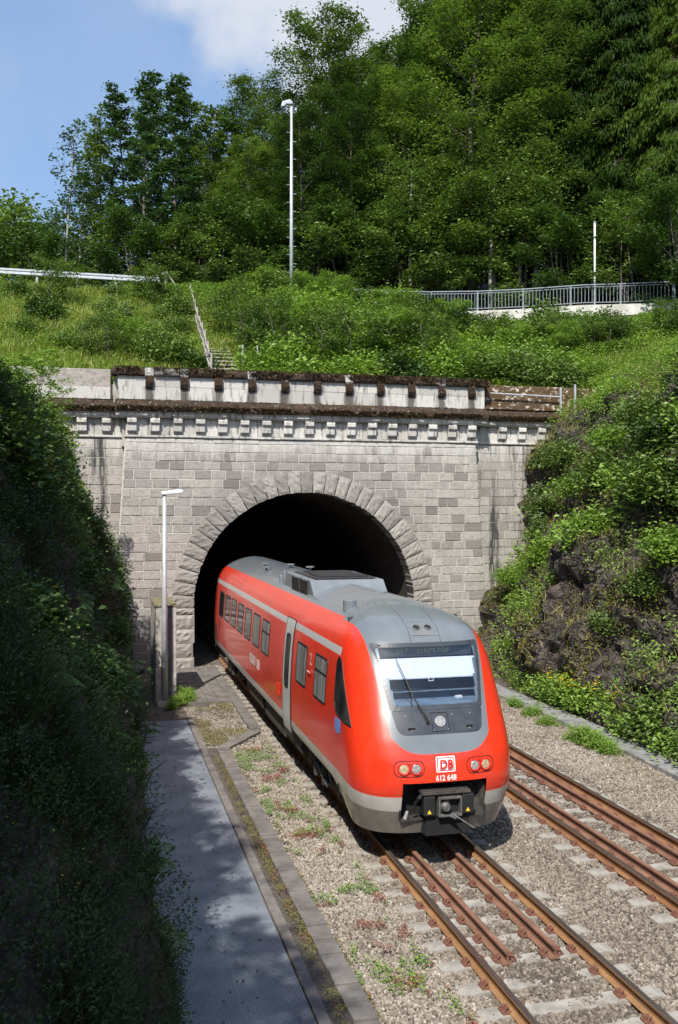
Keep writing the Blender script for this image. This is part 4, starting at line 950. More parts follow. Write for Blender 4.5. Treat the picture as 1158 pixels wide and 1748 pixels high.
# underframe and bogies
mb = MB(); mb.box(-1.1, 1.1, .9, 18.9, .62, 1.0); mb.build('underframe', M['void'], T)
random.seed(3)
for (a, b, z0) in ((5.3, 6.7, .48), (7.2, 9.8, .40), (10.2, 12.4, .46)):
    mb = MB(); mb.box(-1.25, 1.25, a, b, z0, .84); mb.build('equipment_box', M['dirtmetal'], T, bevel=.05)
for bc in (3.9, 16.6):
    bo = empty('bogie', (0, bc, 0), parent=T)
    for s in (-1, 1):
        mb = MB(); mb.prism([(-1.7, .46), (-1.5, .40), (-.5, .33), (.5, .33), (1.5, .40), (1.7, .46), (1.6, .62), (.6, .52), (-.6, .52), (-1.6, .62)], s*1.02-.06, s*1.02+.06, 'x'); mb.build('bogie_frame', M['dirtmetal'], bo, bevel=.02)
        mb = MB(); mb.tube([(s*1.14, -.35, .35), (s*1.14, -.35, .85)], .09, 9); mb.build('spring', M['dirtmetal'], bo); mb = MB(); mb.tube([(s*1.14, .35, .35), (s*1.14, .35, .85)], .09, 9); mb.build('spring', M['dirtmetal'], bo)
        mb = MB(); mb.tube([(s*1.16, -.6, .40), (s*1.2, .9, .78)], .05, 8); mb.build('damper', M['coupler'], bo)
        for y in (-1.22, 1.22):
            mb = MB(); mb.tube([(s*.68, y, .45), (s*.82, y, .45)], .45, 28); mb.build('wheel', M['dirtmetal'], bo)
            mb = MB(); mb.box(s*1.02-.1, s*1.02+.12, y-.16, y+.16, .34, .62); mb.build('axle_box', M['dirtmetal'], bo, bevel=.03)
# gangway and the following car inside the tunnel
mb = MB()
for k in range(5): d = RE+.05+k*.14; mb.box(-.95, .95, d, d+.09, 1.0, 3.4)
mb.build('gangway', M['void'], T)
# ---------------------------------------------------------------- plants
def leafmesh(P, size, up=.5, dirs=None, asp=.62, fold=.12):
    """one folded diamond leaf (2 quads -> here 2 tris merged as quad) per point"""
    n = len(P); size = np.broadcast_to(size, n)
    N = rng.normal(size=(n, 3)); N /= np.linalg.norm(N, axis=1)[:, None]; N[:, 2] = np.abs(N[:, 2]); N = N+np.array([0, 0, up*1.6]); N /= np.linalg.norm(N, axis=1)[:, None]
    A = rng.normal(size=(n, 3)) if dirs is None else dirs+rng.normal(size=(n, 3))*.35
    A -= N*(A*N).sum(1)[:, None]; A /= np.linalg.norm(A, axis=1)[:, None]+1e-9; B = np.cross(N, A)
    L = size[:, None]
    V = np.stack([P-A*L*.5, P+B*L*asp*.5+N*L*fold, P+A*L*.55-N*L*fold*.6, P-B*L*asp*.5+N*L*fold], 1)
    return V.reshape(-1, 3), np.arange(n*4).reshape(n, 4)
def cluster_tint(P, s=1.2, k=.55):
    return np.clip(rng.uniform(0, 1, len(P))*(1-k)+k*(fbm(P[:, 0]*s, P[:, 1]*s, P[:, 2]*s, 3, 61)*1.6+.5), 0, .89)
def blob_dirs(n):
    d = rng.normal(size=(n, 3)); return d/np.linalg.norm(d, axis=1)[:, None]
def make_tree(seed, H, R0, base, leafn, lsize, leafmat, bark, shape='round', droop=0., clumpr=.55, trunk_r=.2, nlimb=34, multi=1):
    """returns (trunk mesh, crown mesh)"""
    rs = random.Random(seed); mb = MB(); tips = []
    for m_ in range(multi):
        hx, hy = (0, 0) if multi == 1 else (rs.uniform(-.9, .9), rs.uniform(-.9, .9)); HH = H*(1 if m_ == 0 else rs.uniform(.75, .97))
        lx, ly = rs.uniform(-.06, .06)*H, rs.uniform(-.06, .06)*H
        tp = []; N = 9
        for i in range(N+1):
            s = i/N; tp.append(Vector((hx+lx*s*s+math.sin(s*5+seed)*.15, hy+ly*s*s+math.cos(s*4+seed)*.15, HH*s)))
        mb.tube(tp, [trunk_r*(1-.88*i/N)*(1.25 if i == 0 else 1) for i in range(N+1)], 8)
        for k in range(nlimb//multi):
            s = base+(.97-base)*(k+.5)/(nlimb//multi); f = (s-base)/(1-base)
            if shape == 'round': Rl = R0*math.sqrt(max(.05, 1-(1.7*f-.75)**2*.85))*rs.uniform(.7, 1.1)
            elif shape == 'tall': Rl = R0*(1.0-.65*f)*min(1, .45+f*3)*rs.uniform(.65, 1.15)
            else: Rl = R0*(1-.93*f)*rs.uniform(.85, 1.1)
            i = min(N-1, int(s*N)); p0 = tp[i].lerp(tp[i+1], s*N-i); a = k*2.4+rs.uniform(-.5, .5)
            el = R({'round': 38, 'tall': 52, 'cone': 4}[shape])*(.6+.8*f) if shape != 'cone' else R(8*f*2-6)
            d = Vector((math.cos(a), math.sin(a), 0)); pts = [p0]
            for q in range(1, 6):
                u = q/5; z = math.sin(el)*Rl*u if shape != 'cone' else -droop*Rl*u*u+.15*Rl*u; pts.append(p0+d*Rl*u*(math.cos(el) if shape != 'cone' else 1)+Vector((rs.uniform(-.12, .12), rs.uniform(-.12, .12), z+rs.uniform(-.1, .1)))*1.0)
            r0 = trunk_r*.34*(1-.6*f); mb.tube(pts, [r0*(1-.8*q/5) for q in range(6)], 5, cap=False)
            nsub = 3+int(Rl*1.7)
            for q in range(nsub):
                u = .28+.72*(q+rs.random())/nsub; j = min(4, int(u*5)); b = pts[j].lerp(pts[j+1], u*5-j); sd = 1 if q % 2 else -1
                L = Rl*.36*(1.15-u)*rs.uniform(.6, 1.3)+.25; side = Vector((-d.y, d.x, 0))*sd; e = b+(side*.8+d*.55)*L+Vector((0, 0, L*(.35 if shape != 'cone' else -.15)*rs.uniform(.2, 1.4)))
                mb.tube([b, b.lerp(e, .5)+Vector((0, 0, .05)), e], [r0*.3, r0*.2, r0*.08], 4, cap=False)
                tips.append((e, L)); tips.append((b.lerp(e, .5), L))
            tips.append((pts[-1], .5))
        tips.append((tp[-1], .5))
    T_ = np.array([t[0] for t in tips]); nt_ = len(T_); per = max(6, leafn//nt_)
    if shape == 'cone':
        idx = rng.integers(0, nt_, leafn); P = T_[idx]+rng.normal(size=(leafn, 3))*np.array([.22, .22, .05]); P[:, 2] -= rng.random(leafn)**1.3*.75*(1-.5*P[:, 2]/H)
        dr = np.zeros((leafn, 3)); dr[:, 2] = -1; dr[:, :2] = P[:, :2]/(np.linalg.norm(P[:, :2], axis=1)[:, None]+.1)*.35
        n = leafn; A = dr+rng.normal(size=(n, 3))*.25; A /= np.linalg.norm(A, axis=1)[:, None]; B = np.cross(A, rng.normal(size=(n, 3))); B /= np.linalg.norm(B, axis=1)[:, None]
        L = (lsize*rng.uniform(.6, 1.3, n))[:, None]; V = np.stack([P-B*L*.05, P+A*L*.55-B*L*.16, P+A*L*1.1, P+A*L*.55+B*L*.16], 1).reshape(-1, 3); F = np.arange(n*4).reshape(n, 4)
    else:
        idx = rng.integers(0, nt_, leafn); cr = clumpr*rng.uniform(.6, 1.3, nt_)[idx]
        P = T_[idx]+rng.normal(size=(leafn, 3))*np.array([.55, .55, .26])*cr[:, None]
        V, F = leafmesh(P, lsize*rng.uniform(.6, 1.35, leafn), .75)
    return mb.mesh('trunk', bark, True), npmesh('crown', V, F, leafmat, cluster_tint(P, .6))
TREES = []
def camx(p):
    c, s = math.cos(YAW), math.sin(YAW); X = p[0]*c-p[1]*s; Z = p[0]*s+p[1]*c; return X/Z
def place_tree(proto, name, look, u, v, sc=1, z=None, group='trees behind the road', hs=1):
    r = empty(name, (u, v, (float(hillH(np.array(u), np.array(v))) if z is None else z)-.15), random.uniform(0, 6.28), None, 'tree', group)
    r.scale = (sc, sc, sc*hs); link('trunk', proto[0], r); link('crown', proto[1], r); TREES.append((r, look)); return r
random.seed(11)
PR = {}
PR['mapleA'] = make_tree(1, 21, 5.2, .16, 44000, .20, M['leaf'], M['bark'], 'round', trunk_r=.30, nlimb=44, clumpr=.75)
PR['mapleB'] = make_tree(2, 20, 4.6, .12, 42000, .20, M['treebright'], M['bark'], 'round', trunk_r=.26, nlimb=44, clumpr=.7)
PR['mapleC'] = make_tree(3, 22, 4.6, .10, 44000, .20, M['leafdark'], M['bark'], 'round', trunk_r=.28, nlimb=46, clumpr=.75)
PR['ashA'] = make_tree(4, 17, 2.6, .18, 7500, .24, M['leafblue'], M['bark'], 'tall', trunk_r=.15, nlimb=34, clumpr=.33)
PR['ashB'] = make_tree(5, 16, 3.0, .22, 7500, .24, M['leaf'], M['bark'], 'tall', trunk_r=.13, nlimb=40, multi=2, clumpr=.42)
PR['thin'] = make_tree(6, 12.5, 2.6, .25, 4200, .20, M['leafblue'], M['barkpale'], 'tall', trunk_r=.10, nlimb=40, multi=3, clumpr=.4)
PR['spruce'] = make_tree(7, 27, 3.8, .04, 90000, .28, M['needle'], M['bark'], 'cone', .55, trunk_r=.30, nlimb=150)
PR['spruceB'] = make_tree(8, 25, 4.4, .04, 90000, .28, M['needlebright'], M['bark'], 'cone', .6, trunk_r=.30, nlimb=110)
PR['hazel'] = make_tree(9, 5.5, 2.4, .05, 9000, .18, M['leaf'], M['bark'], 'round', trunk_r=.07, nlimb=26, multi=4, clumpr=.5)
PR['hazelB'] = make_tree(10, 6.5, 2.6, .05, 10000, .19, M['leafdark'], M['bark'], 'round', trunk_r=.07, nlimb=28, multi=4, clumpr=.5)
def at(x, z):   # ground position for picture column x at depth z
    r = (x-579)/1618; c, s = math.cos(YAW), math.sin(YAW); return z*(r*c+s), z*(c-r*s)
LK = {'mapleA': 'broad green', 'mapleB': 'bright green', 'mapleC': 'dark green', 'ashA': 'slender bluish green', 'ashB': 'slender forked', 'thin': 'thin half bare', 'spruce': 'dark drooping spruce', 'spruceB': 'drooping light green spruce', 'hazel': 'low bushy', 'hazelB': 'low dark bushy'}
def tr(kind, x, z, top=None, name='broadleaf_tree', hs=1, group='trees behind the road'):
    u, v = at(x, z); b = float(hillH(np.array(u), np.array(v)))
    Hp = {'mapleA': 21, 'mapleB': 20, 'mapleC': 22, 'ashA': 17, 'ashB': 16, 'thin': 12.5, 'spruce': 27, 'spruceB': 25, 'hazel': 5.5, 'hazelB': 6.5}[kind]
    sc = 1
    if top is not None: sc = (5.7+(870-top)/1618*z-b)/Hp*.98
    place_tree(PR[kind], name, LK[kind], u, v, sc, None, group, hs)
for k, x, z, top in (('thin', 138, 62, 205), ('ashB', 178, 66, 190), ('ashA', 215, 64, 150), ('ashA', 243, 62, 108), ('ashA', 296, 63, 112), ('ashB', 270, 70, 175), ('ashB', 345, 64, 140), ('mapleC', 335, 72, 235), ('ashA', 395, 66, 168), ('mapleB', 405, 62, 250),
                     ('mapleA', 470, 68, 150), ('mapleA', 565, 66, 60), ('mapleC', 520, 60, 190), ('mapleC', 600, 60, 150), ('mapleA', 672, 70, 75), ('mapleB', 690, 61, 110), ('mapleB', 800, 60, -50), ('mapleC', 750, 66, 35), ('mapleA', 860, 64, -150),
                     ('mapleA', 905, 60, 30), ('mapleB', 950, 66, -170), ('mapleC', 980, 62, -40), ('mapleC', 1060, 68, -150)):
    tr(k, x, z, top)
for k, x, z, top in (('mapleC', 640, 80, 100), ('mapleA', 770, 84, 10), ('mapleC', 860, 82, -120), ('mapleC', 950, 84, -140), ('mapleC', 1050, 84, -160), ('mapleC', 1150, 84, -180), ('mapleC', 480, 82, 200), ('ashA', 400, 84, 240), ('mapleC', 560, 88, 130), ('mapleC', 700, 92, 85)):
    tr(k, x, z, top)
for k, x, z, top in (('spruce', 722, 96, 18), ('spruce', 1020, 66, -200), ('spruce', 955, 61, -230), ('spruce', 1060, 60, -210), ('spruceB', 1095, 60, -190), ('spruceB', 1170, 56, -180), ('spruce', 1140, 66, -260), ('spruce', 1215, 60, -260)):
    tr(k, x, z, top, 'spruce_tree')
for k, x, z, top in (('hazel', -15, 100, 352), ('hazel', 25, 96, 372), ('thin', 85, 100, 380), ('hazelB', 60, 90, 400), ('hazelB', 115, 78, 415), ('hazel', 165, 62, 395), ('hazelB', 225, 60, 370), ('hazel', 290, 60, 385), ('hazelB', 350, 60, 350), ('hazel', 410, 58.5, 370), ('hazelB', 455, 59, 345),
                     ('hazelB', 540, 58.5, 350), ('hazel', 600, 59, 345), ('hazelB', 660, 58.5, 350), ('hazel', 715, 58, 345), ('hazelB', 775, 58.5, 370), ('hazel', 900, 58, 350), ('hazelB', 840, 60, 330), ('hazelB', 960, 56, 360), ('hazel', 1075, 54, 350), ('hazelB', 1150, 51, 330), ('hazelB', 1120, 56, 300)):
    tr(k, x, z, top, 'small_tree', group='bushy young trees along the road')
for k, (x, z) in enumerate(((836, 57.5), (845, 58.5), (868, 59), (889, 58.2), (918, 57.5), (700, 57.8), (770, 59))):
    u, v = at(x, z); mb = MB(); rs = random.Random(k); ln = rs.uniform(-.3, .3)
    r = empty('birch_tree', (u, v, 16.8), 0, None, 'tree', 'pale trunks behind the railing'); mb.tube([(0, 0, 0), (ln*.3, 0, 4), (ln, .2, 6.5), (ln*1.9, 0, 9.5)], [.15, .13, .09, .03], 8); link('trunk', mb.mesh('trunk', M['barkpale'], True), r)
    Pq = np.array([ln, 0, 7.8])+rng.normal(size=(2500, 3))*np.array([1.1, 1.1, 1.7]); V, F = leafmesh(Pq, .2*rng.uniform(.6, 1.3, 2500), .6); link('crown', npmesh('crown', V, F, M['leaf'], cluster_tint(Pq)), r); TREES.append((r, 'pale trunked'))
# trees on the left bank that throw the shade (outside the frame)
PR['shadeA'] = make_tree(21, 9.5, 2.7, .12, 6000, .20, M['leaf'], M['bark'], 'round', trunk_r=.14, nlimb=22, clumpr=.36)
for u, v, zb, s in ((-4.2, -7, 8.5, 1.05), (-5.2, -3.5, 9, 1.1), (-4.4, 0.2, 9.6, .85), (-5.4, 3.2, 10, 1.0), (-4.9, 6.5, 10, .82), (-5.6, 9.5, 10.2, .9), (-5.4, 12.8, 10.2, .8), (-6.0, 15.5, 10.5, .9), (-3.2, 17, 10, .5), (-3.4, 13.5, 10, .55)):
    u -= .1; zb -= 1.6; r = empty('broadleaf_tree', (u, v, zb-.3), random.uniform(0, 6), 'leafy tree on the left bank, out of the frame, shading the walkway', 'tree', 'trees on the left bank'); r.scale = (s, s, s); link('trunk', PR['shadeA'][0], r); link('crown', PR['shadeA'][1], r)
# saplings on the banks and bushy young trees on the slope below the road
PR['sapling'] = make_tree(31, 2.6, 1.1, .1, 1500, .11, M['leafbright'], M['bark'], 'tall', trunk_r=.025, nlimb=20, multi=2, clumpr=.2)
PR['bush'] = make_tree(32, 3.0, 1.5, .04, 5200, .13, M['leafbright'], M['bark'], 'round', trunk_r=.04, nlimb=26, multi=4, clumpr=.34)
PR['bushdark'] = make_tree(33, 3.0, 1.5, .04, 5200, .13, M['leaf'], M['bark'], 'round', trunk_r=.04, nlimb=26, multi=4, clumpr=.34)
def atv(x, v): return v*((x-579)/1618*math.cos(YAW)+math.sin(YAW))/(math.cos(YAW)-(x-579)/1618*math.sin(YAW))
LK.update({'sapling': 'slender arching', 'bush': 'tall bright green', 'bushdark': 'tall mid green'})
for k, x, v, s in (('bush', 415, 49, .5), ('bush', 450, 50, .6), ('bushdark', 478, 50.5, .6), ('bush', 512, 49.5, .6), ('bush', 552, 50, .65), ('bushdark', 590, 49, .55), ('bush', 625, 48.5, .45), ('bush', 670, 48, .55), ('bushdark', 700, 44, .8), ('bush', 760, 45.5, .6), ('bushdark', 845, 44.5, .7), ('bush', 870, 43, .6),
                   ('bushdark', 955, 42.5, .6), ('bush', 985, 40.5, .6), ('bushdark', 1040, 40, .7), ('bush', 1115, 41, .5), ('bushdark', 1155, 40, .6), ('bushdark', 395, 43, .8), ('bushdark', 440, 40, .85), ('bush', 520, 42, .9), ('bushdark', 560, 39, .9), ('bush', 640, 40, .8), ('bushdark', 730, 39.5, .8), ('bushdark', 100, 47.5, .7), ('bushdark', 262, 48, .7), ('bushdark', 170, 39.5, .6), ('bush', 225, 40, .55)):
    u = atv(x, v); place_tree(PR[k], 'bushy_tree', LK[k], u, v, s, None, 'bushy young trees on the slope below the road')
for u, v, z, s in ((-1.9, 31.5, 8.0, .7), (-2.4, 28.5, 8.0, .8), (-2.3, 26, 7.6, 1.0), (-2.2, 23.5, 7.2, .9)):
    place_tree(PR['sapling'], 'sapling', LK['sapling'], u, v, s, z, 'saplings on the left bank')
# labels with an order the eye can check
fam = {}
for r, look in TREES: fam.setdefault((r.name.split('.')[0], look), []).append(r)
for (nm, look), rs_ in fam.items():
    rs_.sort(key=lambda o: camx(o.location))
    for i, r in enumerate(rs_):
        pos = ordinal(i)+' from the left' if i else 'leftmost'
        noun = {'bushy_tree': 'bush', 'sapling': 'sapling', 'broadleaf_tree': 'tree', 'spruce_tree': 'tree', 'small_tree': 'young tree', 'birch_tree': 'tree'}[nm]
        if nm in ('bushy_tree', 'sapling'): r['label'] = f'{look} {noun} on the ' + ('slope above the portal' if nm == 'bushy_tree' else 'left bank') + f', {pos}'; continue
        r['label'] = (f'{look} {noun} above the road, {pos} of its kind' if len(rs_) > 1 else f'{look} {noun} above the road')

# shrubs
def make_shrub(n, rad, hgt, ls, mat, stems=9, seed=0, flower=None, nf=0, upw=.6):
    rs = np.random.default_rng(seed); mb = MB(); K = 26; C_ = blob_dirs(K)*np.array([rad, rad, hgt*.5])*rng.uniform(.35, 1, (K, 1)); C_[:, 2] = np.abs(C_[:, 2])*1.25+hgt*.12
    for k in range(stems): mb.tube([(0, 0, -.2), tuple(C_[k]*np.array([.5, .5, .6])), tuple(C_[k])], [.03, .02, .006], 4, cap=False)
    i = rng.integers(0, K, n); P = C_[i]+rng.normal(size=(n, 3))*np.array([.30, .30, .24])*rad*.85
    P = P[P[:, 2] > -.1]; V, F = leafmesh(P, ls*rng.uniform(.6, 1.35, len(P)), upw); out = [mb.mesh('stems', M['bark'], True), npmesh('foliage', V, F, mat, cluster_tint(P, 1.6))]
    if flower:
        top = C_[np.argsort(-C_[:, 2]-C_[:, 0]*-.2)[:14]]; P = np.concatenate([t+np.array([0, 0, .14*hgt])+rng.normal(size=(nf//14, 3))*np.array([.09, .09, .05]) for t in top]); V, F = leafmesh(P, .045, 1.2); out.append(npmesh('flowers', V, F, flower, rng.random(len(P))))
    return out
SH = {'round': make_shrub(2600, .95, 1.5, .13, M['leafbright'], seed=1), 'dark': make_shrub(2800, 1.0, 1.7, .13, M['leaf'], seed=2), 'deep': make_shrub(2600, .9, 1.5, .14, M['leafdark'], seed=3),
      'white': make_shrub(2200, .8, 1.5, .12, M['leaf'], seed=4, flower=M['flowerw'], nf=420), 'yellow': make_shrub(2200, .6, 1.15, .085, M['leafbright'], seed=5, flower=M['flowery'], nf=300)}
SHR = []
def shrub(kind, u, v, z, s, look, place, tilt=0, rz=None, sz_=1):
    r = empty('shrub', (u, v, z), random.uniform(0, 6.28) if rz is None else rz, None, 'shrub', 'shrubs '+place); r.scale = (s, s, s*sz_)
    for nm, me in zip(('stems', 'foliage', 'flowers'), SH[kind]):
        q_ = link(nm, me, r)
        if nm == 'flowers': q_['kind'] = 'stuff'
    SHR.append((r, look, place)); return r
NM = {'round': 'bright green', 'dark': 'mid green', 'deep': 'dark green', 'white': 'white flowering', 'yellow': 'yellow flowering'}
random.seed(21)
placed = []
def slope_shrubs(n, x0, x1, vlo, vhi, kinds, smin, smax, sep):
    t_ = 0; c_ = 0
    while c_ < n and t_ < 4000:
        t_ += 1; v = random.uniform(vlo, vhi); x = random.uniform(x0, x1); u = v*((x-579)/1618*math.cos(YAW)+math.sin(YAW))/(math.cos(YAW)-(x-579)/1618*math.sin(YAW))
        if 3.9 < u < 6.7 or any((u-a)**2+(v-b)**2 < sep*sep for a, b in placed): continue
        placed.append((u, v)); z = float(hillH(np.array(u), np.array(v)))-.15
        k = random.choice(kinds); shrub(k, u, v, z, random.uniform(smin, smax), NM[k], 'on the slope between portal and road', sz_=random.uniform(.8, 1.2)); c_ += 1
slope_shrubs(46, 400, 830, 37.2, 50.5, ['round', 'round', 'round', 'dark', 'deep'], 1.0, 1.6, 1.4)
slope_shrubs(24, 800, 1000, 37.2, 47, ['round', 'dark', 'round'], .9, 1.35, 1.3)
slope_shrubs(9, 20, 320, 38.5, 50, ['dark', 'white', 'deep'], .8, 1.15, 2.6)
slope_shrubs(9, 260, 400, 38, 51.5, ['dark', 'white', 'round', 'deep'], .7, 1.0, 1.4)
for x, v, s in ((445, 50.3, 1.2), (480, 50.6, 1.3), (520, 50.8, 1.2), (580, 50.5, 1.1), (640, 49.5, 1.0), (980, 43, 1.2), (1000, 41.5, 1.2), (855, 45.5, 1.2), (1060, 41, 1.0), (1130, 40, 1.0), (1160, 40, 1.0), (940, 44, 1.3)):
    z_ = v/(math.cos(YAW)-(x-579)/1618*math.sin(YAW)); u = at(x, z_)[0]; k = 'round' if x < 600 else 'dark'; shrub(k, u, v, float(hillH(np.array(u), np.array(v)))-.2, s, 'large '+NM[k], 'on the slope below the railing')
# --- scatter on banks
def scatter(X, F, n, fn=None):
    a = X[F]; c = a.mean(1); nn = np.cross(a[:, 2]-a[:, 0], a[:, 3]-a[:, 1]); ar = np.linalg.norm(nn, axis=1)*.5; nn = nn/(2*ar[:, None]+1e-9)
    nn *= np.where(nn[:, 2:] < -.25, -1, 1)
    w = ar*(fn(c, nn) if fn is not None else 1); w = np.clip(w, 0, None); i = rng.choice(len(F), n, p=w/w.sum())
    s, t_ = rng.random((n, 1)), rng.random((n, 1)); q = a[i]; P = (q[:, 0]*(1-s)+q[:, 1]*s)*(1-t_)+(q[:, 3]*(1-s)+q[:, 2]*s)*t_
    return P, nn[i]
def blades(P, Nn, h, w, lean=None, curl=.5):
    n = len(P); h = np.broadcast_to(h, n)[:, None]; d = rng.normal(size=(n, 3))*.35+np.array([0, 0, 1.0])+Nn*.35; d /= np.linalg.norm(d, axis=1)[:, None]
    b = rng.normal(size=(n, 3)); b[:, 2] = 0; b /= np.linalg.norm(b, axis=1)[:, None]; s = np.cross(d, b); s /= np.linalg.norm(s, axis=1)[:, None]; w = w*rng.uniform(.6, 1.4, (n, 1))
    m_ = P+d*h*.55+b*h*.10*curl; e = P+d*h*.9+b*h*.5*curl
    V = np.stack([P-s*w*.5, P+s*w*.5, m_+s*w*.42, m_-s*w*.42, e+s*w*.06, e-s*w*.06], 1).reshape(-1, 3); k = np.arange(n)[:, None]*6
    return V, np.concatenate([k+np.array([[0, 1, 2, 3]]), k+np.array([[3, 2, 4, 5]])])
def ndens(c, s, th, seed): return np.clip((fbm(c[:, 0]*s, c[:, 1]*s, c[:, 2]*s, 3, seed)+.5-th)*6, 0, 1)
def stuff(name, V, F, mat, tint, label, cat='vegetation'):
    o = link(name, npmesh(name, V, F, mat, tint)); return tag(o, label, cat, kind='stuff')
# hillside herbs and grass
def hmask(c, n):
    return ((c[:, 1] < 56) & (c[:, 0] > -16) & (c[:, 0] < 36))*np.where(c[:, 1] > 50.9, .10, 1)*(1-((c[:, 0] > 4.6) & (c[:, 0] < 5.7) & (c[:, 1] < 41))*.8)
P, Nn = scatter(HV, HF, 150000, hmask); gz = np.clip(.25+fbm(P[:, 0]*.25, P[:, 1]*.25, 0, 3, 71)*1.3, 0, 1)
tt = np.where(rng.random(len(P)) < .05+gz*.10, .95, cluster_tint(P, .35, .7)); V, F = blades(P, Nn, rng.uniform(.25, .65, len(P)), .028); stuff('meadow_grass', V, F, M['grassm'], np.tile(tt, 2), 'tall mixed grass covering the sunny slope above the portal', 'grass')
P, Nn = scatter(HV, HF, 190000, lambda c, n: hmask(c, n)*(.08+1.2*np.clip((c[:, 0]-4)/3, 0, 1)*(.25+ndens(c, .45, .42, 75))+.9*ndens(c, .3, .5, 72))); P[:, 2] += rng.random(len(P))**.7*(.35+.75*(vnoise(P[:, 0]*.55, P[:, 1]*.55, 0, 88)))
V, F = leafmesh(P, .105*rng.uniform(.6, 1.4, len(P)), .7); stuff('herb_layer', V, F, M['leafbright'], cluster_tint(P, .5, .75), 'dense leafy herbs and brambles covering the upper slope', 'herbs')
P, Nn = scatter(HV, HF, 3000, lambda c, n: hmask(c, n)*ndens(c, .5, .55, 73)); P[:, 2] += rng.uniform(.4, .8, len(P)); V, F = leafmesh(P, .06, 1.); stuff('meadow_flowers', V, F, M['flowery'], rng.random(len(P)), 'small yellow flowers dotted through the slope grass', 'flowers')
# moss cushions on the ledge and the parapet caps
def mossbar(n, x0, x1, y0, y1, z0, z1): return np.stack([rng.uniform(x0, x1, n), rng.uniform(y0, y1, n), rng.uniform(z0, z1, n)], 1)
Pm = []
for a, b, dv in secs:
    n = int(2600*(b-a)/1.0*.5); q = mossbar(n, a-.3, b+.3, 0, 1, 0, 1); t1 = q[:, 1].copy(); q[:, 1] = PV+dv-.36+.34*t1; q[:, 2] = 9.36+.36*t1+.0; n2 = n//2; q2 = mossbar(n2, a-.3, b+.3, PV+dv-.39, PV+dv-.34, 9.25, 9.45); Pm += [q, q2]
q = mossbar(7000, PU0, PU1, pv-.19, pv-.10, 10.62, 10.86); q2 = mossbar(6000, PU0, PU1, pv-.12, pv+.45, 10.85, 10.88); Pm += [q, q2]
P = np.concatenate(Pm); P = P[(vnoise(P[:, 0]*2.3, P[:, 1]*3, P[:, 2]*4, 131)*.5+vnoise(P[:, 0]*9, P[:, 1]*6, P[:, 2]*9, 132)*.5) > .42]
P = P+rng.normal(size=P.shape)*.012+np.array([0, -.02, .015]); V, F = leafmesh(P, .06*rng.uniform(.5, 1.4, len(P)), .3)
M['drymoss'] = leaf_mat('dry_moss', (.022, .014, .008), (.085, .05, .018), (.16, .12, .03), trans=.1); tt = np.where(rng.random(len(P)) < .06, .95, rng.random(len(P))*.85)
stuff('cornice_moss', V, F, M['drymoss'], tt, 'dark brown moss cushions on the cornice ledge and parapet caps', 'moss')
# right cliff
def rmask(c, n): return (c[:, 1] > 8)*(c[:, 0] < 32)
ledge = lambda c, n: np.clip((n[:, 2]-.30)*2.2, .04, 1)
P, Nn = scatter(RV, RF, 60000, lambda c, n: rmask(c, n)*ledge(c, n)*ndens(c, .55, .42, 81)*(.25+1.2*(c[:, 2] > 7))); dry = np.where(P[:, 2] < 8, .55, .3); tt = np.where(rng.random(len(P)) < dry*.35, .95, cluster_tint(P, .6, .7)); V, F = blades(P, Nn, rng.uniform(.2, .55, len(P)), .02, curl=1.1); stuff('cliff_grass', V, F, M['drygrass'], np.tile(tt, 2), 'tufts of green and dry grass on the right cliff', 'grass')
P, Nn = scatter(RV, RF, 190000, lambda c, n: rmask(c, n)*(.12+ledge(c, n))*(ndens(c, .42, .47, 83)+.9*(c[:, 2] > 9))); P = P+Nn*(rng.random((len(P), 1))**.8*.55)+np.array([0, 0, .1]); V, F = leafmesh(P, .085*rng.uniform(.6, 1.4, len(P)), .6); stuff('cliff_plants', V, F, M['leafbright'], cluster_tint(P, .7, .75), 'leafy herbs growing over the right cliff and the slope above it', 'herbs')
P, Nn = scatter(RV, RF, 40000, lambda c, n: rmask(c, n)*(c[:, 2] < 8)*ndens(c, .8, .5, 85)); P = P+Nn*.04; V, F = leafmesh(P, .07*rng.uniform(.5, 1.3, len(P)), .2); stuff('cliff_moss', V, F, M['moss'], rng.random(len(P)), 'brown green moss and dead leaves clinging to the rock', 'moss')
def surfu(v, z):      # u of the right rock face
    return float(np.interp(z, RP[:, 1], RP[:, 0]))+.75*min(1, max(0, (v-27)/5))+.1
